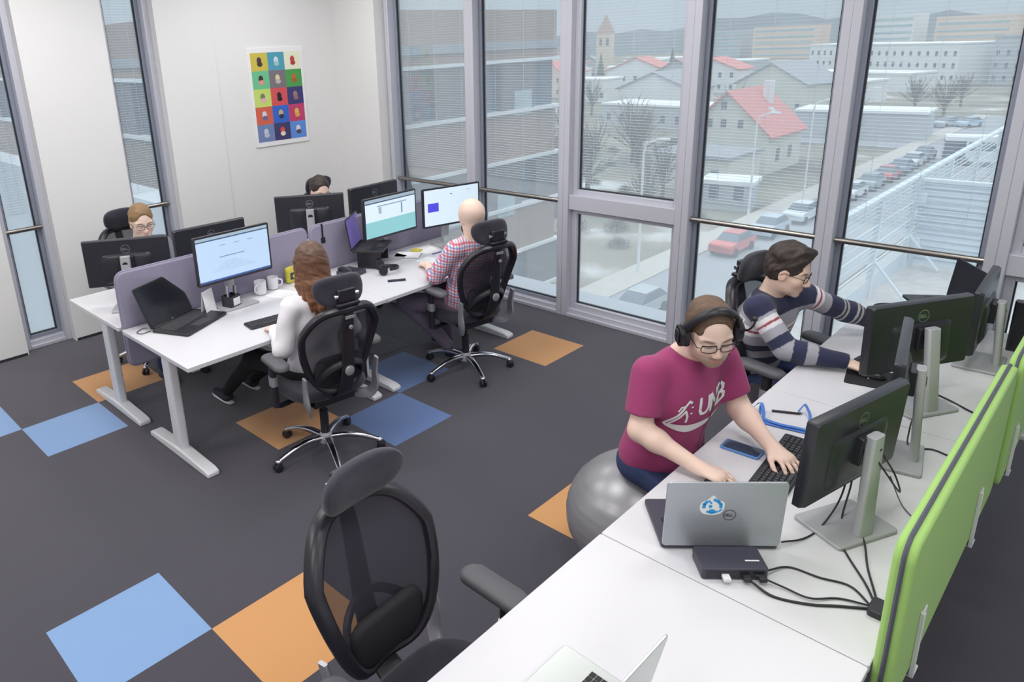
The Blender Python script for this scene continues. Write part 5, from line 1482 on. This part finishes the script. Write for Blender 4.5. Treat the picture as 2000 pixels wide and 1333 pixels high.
rp_ = n.new('ShaderNodeValToRGB'); e = rp_.color_ramp.elements; e[0].position = .34; e[0].color = rgb(104, 98, 92); e[1].position = .72; e[1].color = rgb(214, 218, 220)
e2 = rp_.color_ramp.elements.new(.47); e2.color = rgb(122, 120, 106); e3 = rp_.color_ramp.elements.new(.60); e3.color = rgb(142, 134, 122)
l.new(tcg.outputs['Object'], nz.inputs['Vector']); l.new(nz.outputs['Fac'], rp_.inputs[0]); l.new(rp_.outputs[0], b.inputs['Base Color'])
o = MB().quad((-700, 3.5, GZ), (300, 3.5, GZ), (300, 900, GZ), (-700, 900, GZ)).build('ground', 'ground', smooth=0); tag(o, kind='structure')
o = MB().quad((-60, 3.5, GZ+.01), (-60, 2.9, GZ+.01), (-60, 2.9, GZ), (-60, 3.5, GZ)); 
o = MB().bb(-19.0, -9.5, 3.5, 150, GZ-.1, GZ+.04).build('road', 'asphalt', smooth=0); tag(o, kind='structure')
o = MB().bb(-21.2, -19.0, 3.5, 150, GZ-.1, GZ+.12).build('sidewalk', 'pavement', smooth=0); tag(o, kind='structure')
o = MB().bb(-42, -21.2, 106, 134, GZ-.1, GZ+.05).build('parking_lot', 'asphalt', smooth=0); tag(o, kind='structure')
o = MB().bb(.55, 22, YW+.32, 34, -1.6, -1.2).build('gravel_roof', 'gravel', smooth=0); tag(o, kind='structure')
o = MB().bb(.75, 22, YW+.35, 33.5, GZ, -1.6).build('lower_building', 'render_grey', smooth=0); tag(o, kind='structure')
o = MB().bb(-30, 12, YW+.32, 3.4, GZ, -.13).build('facade_below', 'render_grey', smooth=0); tag(o, kind='structure')

# louvred fence on the roof edge
t = thing('louvre_fence', 'tall pale metal fence of horizontal louvres along the roof edge outside', 'fence', (.9, 6.4, -1.2))
y = 0; posts = [0, 1.75, 3.45, 5.6, 7.75, 9.9, 12.0]
for a, b_ in zip(posts, posts[1:]):
    s_ = MB()
    for k in range(4):
        z0 = .32+.26*k
        for j in range(3): s_.hexa([(-.02, a+.03, z0+.062*j), (.0, a+.03, z0+.062*j), (.0, b_-.03, z0+.062*j), (-.02, b_-.03, z0+.062*j)], [(.02, a+.03, z0+.052+.062*j), (.04, a+.03, z0+.052+.062*j), (.04, b_-.03, z0+.052+.062*j), (.02, b_-.03, z0+.052+.062*j)])
    s_.build('louvres', 'louvre', t, smooth=0)
    MB().bb(.0, .02, a, b_, .02, .26).build('base_sheet', 'louvre_grey', t, smooth=0)
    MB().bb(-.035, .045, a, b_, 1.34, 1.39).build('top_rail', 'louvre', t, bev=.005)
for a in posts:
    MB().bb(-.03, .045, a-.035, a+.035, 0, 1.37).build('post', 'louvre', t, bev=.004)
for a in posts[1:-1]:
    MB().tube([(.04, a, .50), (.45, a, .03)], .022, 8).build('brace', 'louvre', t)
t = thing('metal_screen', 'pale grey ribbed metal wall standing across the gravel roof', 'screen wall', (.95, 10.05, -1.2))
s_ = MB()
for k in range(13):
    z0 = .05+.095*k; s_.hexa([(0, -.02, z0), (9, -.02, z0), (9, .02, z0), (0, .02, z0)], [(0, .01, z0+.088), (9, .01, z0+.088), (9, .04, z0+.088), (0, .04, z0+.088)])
s_.build('ribs', 'louvre_grey', t, smooth=0)
for x in (0.02, 1.15, 1.55, 2.7, 3.9, 5.2, 6.5): MB().bb(x-.02, x+.02, -.035, .05, 0, 1.31).build('post', 'louvre_grey', t, smooth=0)
MB().bb(0, 9, -.04, .06, 1.28, 1.33).build('top_rail', 'louvre', t, smooth=0)
for z in (.28, .95): MB().bb(-.02, .09, -.10, -.0, z, z+.17).build('bracket', 'louvre', t, bev=.006)
t = thing('metal_screen', 'long pale ribbed screen at the far side of the gravel roof', 'screen wall', (3.2, 6.3, -1.2))
s_ = MB()
for k in range(26):
    z0 = .05+.095*k; s_.hexa([(0, -.02, z0), (9, -.02, z0), (9, .02, z0), (0, .02, z0)], [(0, .01, z0+.088), (9, .01, z0+.088), (9, .04, z0+.088), (0, .04, z0+.088)])
s_.build('ribs', 'louvre', t, smooth=0)
for x in (0.02, 1.5, 3.0, 4.5): MB().bb(x-.02, x+.02, -.035, .05, 0, 2.52).build('post', 'louvre_grey', t, smooth=0)

# brown office wing to the left
t = thing('office_wing', 'brown brick office wing with pale ledges and window strips seen through the left panes', 'building', (-12, 6.5, GZ))
MB().bb(-40, -.35, .35, 12.4, 0, 15.0).build('core', 'brick', t, smooth=0)
MB().bb(-40.1, .1, -.1, 12.6, 15.0, 15.25).build('roof_edge', 'roof_grey', t, smooth=0)
for k in range(9):
    z0 = 1.8+1.6*k
    MB().bb(-40, .12, -.12, 12.7, z0, z0+.10).build('ledge', 'ledge', t, smooth=0)
    if k % 2 == 0:
        MB().bb(-40, 0, 0, 12.5, z0+.10, z0+1.6).build('brick_band', 'brick', t, smooth=0)
    else:
        q = 0; mm = MB()
        i = 0
        while q < 12.0:
            w_ = (1.3, .55, 2.2, .8, 1.7)[(i+k) % 5]; mm.cur = 0 if i % 2 else 1
            if i % 2 == 0: mm.bb(-.36, -.20, q, q+w_, z0+.10, z0+1.6)
            else: mm.cur = 0; mm.bb(-.36, 0, q, q+w_, z0+.10, z0+1.6)
            q += w_; i += 1
        q = -.5
        while q > -39:
            w_ = (1.3, .55, 2.2, .8, 1.7)[(i+k) % 5]; 
            if i % 2 == 0: mm.cur = 1; mm.bb(q-w_, q, .20, .36, z0+.10, z0+1.6)
            else: mm.cur = 0; mm.bb(q-w_, q, 0, .36, z0+.10, z0+1.6)
            q -= w_; i += 1
        mm.build('window_strip', ['brick_dark', 'pane_dark'], t, smooth=0)
for x, z in ((-20.9, 8.6), (-20.2, 8.6), (-19.9, 5.4), (-19.0, 5.4), (-22.4, 8.6)):
    MB().bb(x-.16, x+.16, .05, .15, z-.45, z+.75).build('curtain', 'curtain', t, smooth=0)
for y0, z0 in ((2.9, 12.6), (6.6, 9.7), (8.4, 6.3), (10.2, 12.9), (9.3, 9.6)):
    MB().bb(-.1, .04, y0, y0+.9, z0, z0+.8).build('bright_window', 'pane_pale', t, smooth=0)

# houses
def house(label, c, w, d, h, rh, wall, roof, rz=0, group='houses of the town', chim=True, flat=False, win=True, name='house'):
    t = thing(name, label, 'house' if name == 'house' else 'building', (c[0], c[1], GZ), rz, group)
    MB().bb(-w/2, w/2, -d/2, d/2, 0, h).build('walls', wall, t, smooth=0)
    if flat: MB().bb(-w/2-.2, w/2+.2, -d/2-.2, d/2+.2, h, h+.35).build('roof', roof, t, smooth=0)
    else:
        MB().add([(-w/2, -d/2, h), (w/2, -d/2, h), (0, -d/2, h+rh), (-w/2, d/2, h), (w/2, d/2, h), (0, d/2, h+rh)], [(0, 1, 2), (5, 4, 3), (0, 2, 5, 3), (1, 4, 5, 2), (0, 3, 4, 1)]).build('gable', wall, t, smooth=0)
        m_ = MB(); e = .45; th = .22; k = rh/(w/2)
        for s_ in (-1, 1):
            m_.hexa([(s_*(w/2+e), -d/2-e, h-e*k), (0, -d/2-e, h+rh), (0, d/2+e, h+rh), (s_*(w/2+e), d/2+e, h-e*k)], [(s_*(w/2+e), -d/2-e, h-e*k+th), (0, -d/2-e, h+rh+th), (0, d/2+e, h+rh+th), (s_*(w/2+e), d/2+e, h-e*k+th)])
        m_.build('roof', roof, t, smooth=0)
        if chim: MB().bb(w*.12, w*.12+.9, d*.18, d*.18+.9, h+rh*.5, h+rh+.9).build('chimney', 'render_white', t, smooth=0)
    if win:
        nf = max(1, int(h//2.9))
        for f in range(nf):
            for x in [(-w/2)+w*(i+.5)/max(2, int(w//2.6)) for i in range(max(2, int(w//2.6)))]:
                MB().bb(x-.4, x+.4, -d/2-.05, -d/2+.05, f*2.9+1.0, f*2.9+2.2).build('window', 'pane_dark', t, smooth=0)
    return t
hs_ = house('cream house with a pale red gabled roof seen through the fourth pane', (-32.2, 84.2), 9.6, 9.6, 4.3, 4.4, 'render_cream', 'roof_red', R(0), None)
for x, z in ((-1.9, 4.9), (-.3, 4.9), (1.6, 4.9), (-.4, 6.9)): MB().bb(x-.3, x+.3, -4.87, -4.75, z, z+.9).build('window', 'pane_dark', hs_, smooth=0)
for y in (-2, 1.5): MB().bb(4.75, 4.86, y-.45, y+.45, 1.2, 2.6).build('window', 'pane_dark', hs_, smooth=0)
MB().hexa([(2.2, .4, 6.5), (2.9, .4, 5.9), (2.9, 1.6, 5.9), (2.2, 1.6, 6.5)], [(2.25, .4, 6.85), (2.95, .4, 6.25), (2.95, 1.6, 6.25), (2.25, 1.6, 6.85)]).build('skylight', 'pane_pale', hs_, smooth=0)
house('flat-roofed cream annex in front of the red-roofed house', (-30.6, 71.5), 8.2, 7.5, 3.2, 0, 'render_cream', 'roof_grey', 0, None, flat=True)
house('small grey flat shed beside the cream annex', (-24.0, 62.5), 4.2, 3.2, 2.3, 0, 'render_grey', 'snow_roof', R(12), None, flat=True)
house('long shed with white snowy roof right of the red-roofed house', (-28.5, 116), 16, 7, 3.6, 0, 'render_grey', 'snow_roof', R(4), None, flat=True, win=False)
house('low white flat-roofed building left of the red-roofed house', (-58, 116), 22, 8, 3.6, 0, 'render_grey', 'snow_roof', R(-6), None, flat=True)
FOOT = [(-32.2, 84.2, 7), (-30.6, 71.5, 7), (-24, 62.5, 4), (-137, 221, 5), (-28.5, 116, 10), (-58, 116, 13), (-56, 205, 20), (-57, 242, 30)]
def free(x, y, r, pad=0):
    return all((x-a)**2+(y-b_)**2 > (r+c_+pad)**2 for a, b_, c_ in FOOT)
HS = [(-100, 158, 'render_white', 'snow_roof', 1), (-88, 150, 'render_peach', 'roof_red', 0), (-92, 172, 'render_white', 'roof_red', 0), (-78, 158, 'render_grey', 'roof_brown', 0), (-70, 148, 'render_white', 'snow_roof', 1),
      (-112, 178, 'render_white', 'snow_roof', 1), (-104, 190, 'render_peach', 'roof_brown', 0), (-96, 205, 'render_grey', 'snow_roof', 1), (-84, 190, 'render_white', 'roof_red', 0), (-74, 178, 'render_cream', 'snow_roof', 1),
      (-120, 200, 'render_white', 'roof_red', 0), (-110, 215, 'render_white', 'snow_roof', 1), (-88, 222, 'render_grey', 'snow_roof', 1), (-66, 205, 'render_white', 'snow_roof', 1), (-58, 180, 'render_grey', 'roof_grey', 0),
      (-46, 170, 'render_white', 'snow_roof', 1), (-50, 146, 'render_cream', 'roof_grey', 0), (-124, 168, 'render_cream', 'snow_roof', 1), (-136, 196, 'render_white', 'snow_roof', 1), (-64, 132, 'render_white', 'roof_grey', 0)]
random.seed(3)
for i, (x, y, wm, rm, fl_) in enumerate(HS):
    while not free(x, y, 8.5): x -= 2.5; y += 1.5
    FOOT.append((x, y, 8.5))
    house('distant town house with %s walls and %s roof' % ({'render_white': 'white', 'render_peach': 'peach', 'render_grey': 'grey', 'render_cream': 'cream'}[wm], {'snow_roof': 'flat snowy', 'roof_red': 'red gabled', 'roof_brown': 'brown gabled', 'roof_grey': 'grey gabled'}[rm]),
          (x, y), random.uniform(9, 15), random.uniform(8, 11), random.uniform(4, 7), random.uniform(2.4, 3.6), wm, rm, R(random.uniform(-35, 35)), 'distant houses, '+wm[7:]+' with '+rm, flat=bool(fl_), chim=False)
lb = house('long pale office building with rows of windows near the horizon at right', (-57, 242), 54, 12, 9.6, 0, 'render_white', 'snow_roof', R(-34), None, flat=True, name='office_building')
house('dark grey block beside the long pale office building', (-22, 226), 16, 12, 11, 0, 'render_grey', 'roof_grey', R(-34), None, flat=True, name='office_building')
house('low white hall in front of the long pale office building', (-56, 205), 34, 10, 4, 0, 'render_white', 'snow_roof', R(-20), None, flat=True, win=False, name='warehouse')
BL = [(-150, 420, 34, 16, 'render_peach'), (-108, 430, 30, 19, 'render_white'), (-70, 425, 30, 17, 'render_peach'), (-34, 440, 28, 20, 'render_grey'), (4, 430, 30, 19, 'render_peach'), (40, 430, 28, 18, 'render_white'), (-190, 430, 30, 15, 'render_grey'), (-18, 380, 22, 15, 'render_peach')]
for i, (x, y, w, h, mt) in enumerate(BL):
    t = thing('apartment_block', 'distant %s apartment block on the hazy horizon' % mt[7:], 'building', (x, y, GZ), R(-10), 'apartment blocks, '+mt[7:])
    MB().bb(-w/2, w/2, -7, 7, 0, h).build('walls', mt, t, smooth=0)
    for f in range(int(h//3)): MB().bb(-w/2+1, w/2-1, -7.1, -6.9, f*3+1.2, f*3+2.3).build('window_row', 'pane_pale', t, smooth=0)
t = thing('church_tower', 'tall slender tan church tower rising over the town in the third pane', 'tower', (-137, 221, GZ), R(20))
MB().bb(-2.4, 2.4, -2.4, 2.4, 0, 16).build('shaft', 'tower_stone', t, smooth=0)
MB().add([(-2.6, -2.6, 16), (2.6, -2.6, 16), (2.6, 2.6, 16), (-2.6, 2.6, 16), (0, 0, 22)], [(0, 1, 4), (1, 2, 4), (2, 3, 4), (3, 0, 4), (3, 2, 1, 0)]).build('spire', 'roof_brown', t, smooth=0)
for s_ in (-1, 1): MB().bb(s_*1.1-.4, s_*1.1+.4, -2.5, -2.35, 12, 14.4).build('window', 'pane_dark', t, smooth=0)
# wooded ridge on the horizon
mat('ridge', rgb(160, 168, 176), 1, var=.2, scale=.05)  # distance haze is put into this pale base colour
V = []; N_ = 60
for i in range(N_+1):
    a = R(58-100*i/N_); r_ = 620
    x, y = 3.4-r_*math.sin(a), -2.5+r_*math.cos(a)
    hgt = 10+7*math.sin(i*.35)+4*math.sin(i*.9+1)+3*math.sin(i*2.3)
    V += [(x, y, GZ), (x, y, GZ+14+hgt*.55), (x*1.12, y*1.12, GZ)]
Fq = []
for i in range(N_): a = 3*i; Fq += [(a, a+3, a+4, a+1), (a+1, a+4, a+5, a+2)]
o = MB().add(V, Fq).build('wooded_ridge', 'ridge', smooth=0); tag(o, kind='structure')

# trees: each with a trunk and a crown
def blob_crown(seed, kind):
    r_ = random.Random(seed); m_ = MB()
    if kind == 'conifer':
        for k in range(6):
            z = 1.2+k*1.15; rr = 1.9*(1-k/6.5); ring0 = []; 
            prof = [(rr*(1+.0), z), (rr*.35, z+1.7)]
            n_ = 12; a0 = r_.random()
            r1 = [Vector((rr*(1 if q % 2 else .72)*math.cos(2*math.pi*q/n_+a0), rr*(1 if q % 2 else .72)*math.sin(2*math.pi*q/n_+a0), z)) for q in range(n_)]
            r2 = [Vector((rr*.18*math.cos(2*math.pi*q/n_), rr*.18*math.sin(2*math.pi*q/n_), z+1.9)) for q in range(n_)]
            m_.loft([r1, r2])
        return m_
    for k in range(46):                  # upward bare branches with fine twigs
        a = r_.uniform(0, 6.28); e = r_.uniform(.25, 1.35); L = r_.uniform(1.6, 3.2); s0 = Vector((0, 0, r_.uniform(1.3, 2.6)))
        d = Vector((math.cos(a)*math.cos(e), math.sin(a)*math.cos(e), math.sin(e)))
        p1 = s0+d*L*.5+Vector((0, 0, .2)); p2 = s0+d*L+Vector((0, 0, .7))
        m_.tube([s0, p1, p2], [.06, .035, .012], 4, cap=False)
        for q in range(9):
            t0 = r_.uniform(.35, 1); b0 = s0.lerp(p2, t0); dd = (d+Vector((r_.uniform(-.9, .9), r_.uniform(-.9, .9), r_.uniform(-.2, .8)))).normalized()*r_.uniform(.5, 1.2)
            w_ = Vector((r_.uniform(-1, 1), r_.uniform(-1, 1), 0)).normalized()*.035
            m_.add([b0-w_, b0+w_, b0+dd], [(0, 1, 2)])
    return m_
def tree(label, kind, group):
    t = thing('tree', label, 'tree', (0, 0, GZ), 0, group)
    MB().tube([(0, 0, 0), (.05, .03, 1.4), (0, 0, 2.8)], [.22, .17, .09], 8).build('trunk', 'bark', t)
    blob_crown(11 if kind == 'conifer' else 5, kind).build('crown', 'conifer' if kind == 'conifer' else 'twigs', t, smooth=0)
    return t
tb = tree('bare brown winter tree among the houses outside', 'bare', 'bare trees outside'); tcn_ = tree('dark conifer on the edge of the town', 'conifer', 'conifers outside')
pos = [(-46, 60), (-40, 68), (-52, 74), (-44, 80), (-60, 88), (-50, 92), (-66, 100), (-38, 96), (-56, 66), (-36, 58), (-24, 76), (-23.5, 90), (-26, 100), (-62, 76), (-72, 112), (-44, 106), (-30, 60), (-24, 58), (-27, 53), (-34, 50), (-80, 126), (-90, 132),
       (-42, 124), (-36, 138), (-24, 142), (-30, 150), (-48, 134), (-40, 160), (-26, 165), (-70, 92), (-84, 108), (-96, 122)]
r_ = random.Random(4)
pos = [p for p in pos if free(p[0], p[1], 5.5)]+[(-41.5, 77), (-30.0, 61.5)]
for i, (x, y) in enumerate(pos):
    o = tb if i == 0 else copy_tree(tb); o.location = (x, y, GZ); o.rotation_euler = (0, 0, r_.uniform(0, 6)); s_ = r_.uniform(.8, 1.45); o.scale = (s_, s_, s_*r_.uniform(.85, 1.1))
pos = [(-118, 208), (-114, 210), (-121, 204), (-111, 206), (-125, 211), (-108, 212), (-100, 214), (-129, 206)]
pos = [p for p in pos if free(p[0], p[1], 1)]
for i, (x, y) in enumerate(pos):
    o = tcn_ if i == 0 else copy_tree(tcn_); o.location = (x, y, GZ); o.rotation_euler = (0, 0, r_.uniform(0, 6)); s_ = r_.uniform(1.1, 1.7) if y > 150 else .8; o.scale = (s_, s_, s_)
pos_t = [tuple(o.location[:2]) for o in bpy.data.objects if o.name.startswith('tree') and o.parent is None]
sh_ = thing('bush', 'low olive bush beside the road outside', 'bush', (0, 0, GZ), 0, 'bushes outside')
m_ = MB(); q_ = random.Random(8)
for k in range(900):
    a, e, rr = q_.uniform(0, 6.28), q_.uniform(0, 1.5), q_.uniform(.35, 1.0); c = Vector((1.5*rr*math.cos(a)*math.cos(e), 1.3*rr*math.sin(a)*math.cos(e), .1+1.1*rr*math.sin(e)))
    d_ = Vector((q_.uniform(-.6, .6)+math.cos(a)*.5, q_.uniform(-.6, .6)+math.sin(a)*.5, q_.uniform(.2, 1))).normalized()*q_.uniform(.2, .5); w_ = Vector((q_.uniform(-1, 1), q_.uniform(-1, 1), 0)).normalized()*.03
    m_.add([c-w_, c+w_, c+d_], [(0, 1, 2)])
m_.build('foliage', 'scrub', sh_, smooth=0)
MB().tube([(0, 0, 0), (.05, 0, .5), (.1, .05, .9)], [.06, .05, .03], 6).build('stems', 'bark', sh_)
bush_at = []
while len(bush_at) < 44:
    bx_, by_ = q_.uniform(-62, -23.5), q_.uniform(42, 122)
    if free(bx_, by_, 2) and all((bx_-a)**2+(by_-b_)**2 > 9 for a, b_ in bush_at+pos_t) and not (-43 < bx_ < -20 and by_ > 104): bush_at.append((bx_, by_))
for i in range(44):
    o = sh_ if i == 0 else copy_tree(sh_); o.location = (bush_at[i][0], bush_at[i][1], GZ); s_ = q_.uniform(.5, 1.1); o.scale = (s_, s_, s_*.8); o.rotation_euler = (0, 0, q_.uniform(0, 6))

# vehicles
def car(label, c, rz, col, group='cars parked along the road', van=False):
    nm = 'car_paint_%d_%d_%d' % col
    if nm not in MATS: mat(nm, rgb(*col), .3, var=0, coat=.4)
    t = thing('car', label, 'car', (c[0], c[1], GZ+.05), rz, group)
    H_ = .35 if van else 0
    prof = [(-2.1, .35), (-2.12, .75), (-1.95, .92+H_*.5), (-1.1, .98+H_*.3), (1.9, .95+H_), (2.1, .80), (2.12, .35)]
    body = MB(); body.loft([[Vector((x, s_*w_, z)) for x, z in prof] for s_, w_ in ((-1, .80), (-1, .87), (1, .87), (1, .80))]); body.build('body', nm, t, bev=.08, seg=2, smooth=50)
    cab = [(-1.05, .97), (-.45, 1.45+H_), (1.1, 1.45+H_), (1.75, .97)]
    m_ = MB(); m_.hexa([(-1.1, -.78, .95), (1.8, -.78, .95), (1.8, .78, .95), (-1.1, .78, .95)], [(-.45, -.62, 1.42+H_), (1.15, -.62, 1.42+H_), (1.15, .62, 1.42+H_), (-.45, .62, 1.42+H_)]); m_.build('windows', 'pane_dark', t, bev=.04)
    m_ = MB(); m_.bb(-.42, 1.12, -.60, .60, 1.41+H_, 1.47+H_); m_.build('roof', nm, t, bev=.03)
    for x in (-1.35, 1.3):
        for y in (-.80, .80): MB().cyl((x, y-.1, .31), (x, y+.1, .31), .31, n=18).build('wheel', 'tyre', t)
    return t
CARS = [((-17.6, 48.6), (206, 92, 88), 'red car parked on its own in front of the others'), ((-17.4, 54.8), (176, 192, 208), 'pale blue-grey car parked behind the red car'), ((-17.2, 60.8), (222, 230, 238), 'white car parked at the kerb, partly behind the window mullion'),
        ((-16.9, 66.8), (140, 110, 120), 'dull maroon car in the row beyond the mullion'), ((-16.8, 72.0), (226, 232, 238), 'white car in the middle of the parked row'), ((-16.7, 77.4), (150, 168, 172), 'grey-green car in the parked row'),
        ((-16.6, 82.4), (190, 74, 84), 'red car far along the parked row'), ((-16.6, 87.4), (110, 128, 160), 'blue car far along the parked row'), ((-16.7, 92.6), (214, 222, 230), 'white car next to the last in the parked row'), ((-16.8, 97.6), (84, 94, 116), 'dark car last in the parked row'),
        ((-16.2, 33.2), (168, 180, 184), 'grey car nearest the office, blurred below the thick crossbar')]
for c, col, lab in CARS: car(lab, c, R(90), col)
for i in range(8): car('distant car on the parking lot, %s' % ['white', 'white', 'silver', 'white', 'dark', 'white', 'silver', 'pale blue'][i], (-37+2.6*i, 126+.9*i), R(70), [(226, 230, 236), (226, 230, 236), (186, 194, 202), (226, 230, 236), (90, 98, 112), (226, 230, 236), (186, 194, 202), (170, 196, 216)][i], 'cars on the parking lot, '+['white', 'white', 'silver', 'white', 'dark', 'white', 'silver', 'blue'][i])
t = thing('bus', 'long white bus with a dark blue end parked beyond the louvred fence', 'bus', (-9.4, 97.5, GZ), R(14))
MB().bb(-5.5, 5.5, -1.25, 1.25, .4, 3.2).build('body', 'snow_roof', t, bev=.12)
MB().bb(-5.56, -3.6, -1.29, 1.29, .5, 2.7).build('end_panel', 'phone_glass', t, bev=.05)
MB().bb(-3.4, 5.3, -1.28, 1.28, 1.7, 2.6).build('windows', 'pane_dark', t, smooth=0)
for x in (-3.6, 3.6):
    for y in (-1.15, 1.15): MB().cyl((x, y-.12, .48), (x, y+.12, .48), .48, n=18).build('wheel', 'tyre', t)
for k, (x, y, h) in enumerate([(-20.2, 57.5, 9.0), (-20.2, 70.0, 9.0), (-20.2, 40, 9.0), (-20.3, 84, 9.0)]):
    t = thing('street_lamp', ['pale street lamp pole in front of the red-roofed house', 'pale street lamp pole beside the parked cars', 'pale street lamp pole nearest the office', 'farthest pale street lamp pole'][k], 'street lamp', (x, y, GZ))
    MB().tube([(0, 0, 0), (0, 0, h-1), (.15, 0, h-.3), (1.2, 0, h)], [.10, .07, .06, .05], 8).build('pole', 'ledge', t)
    MB().bb(.9, 1.7, -.14, .14, h-.06, h+.08).build('lamp_head', 'ledge', t, bev=.03)
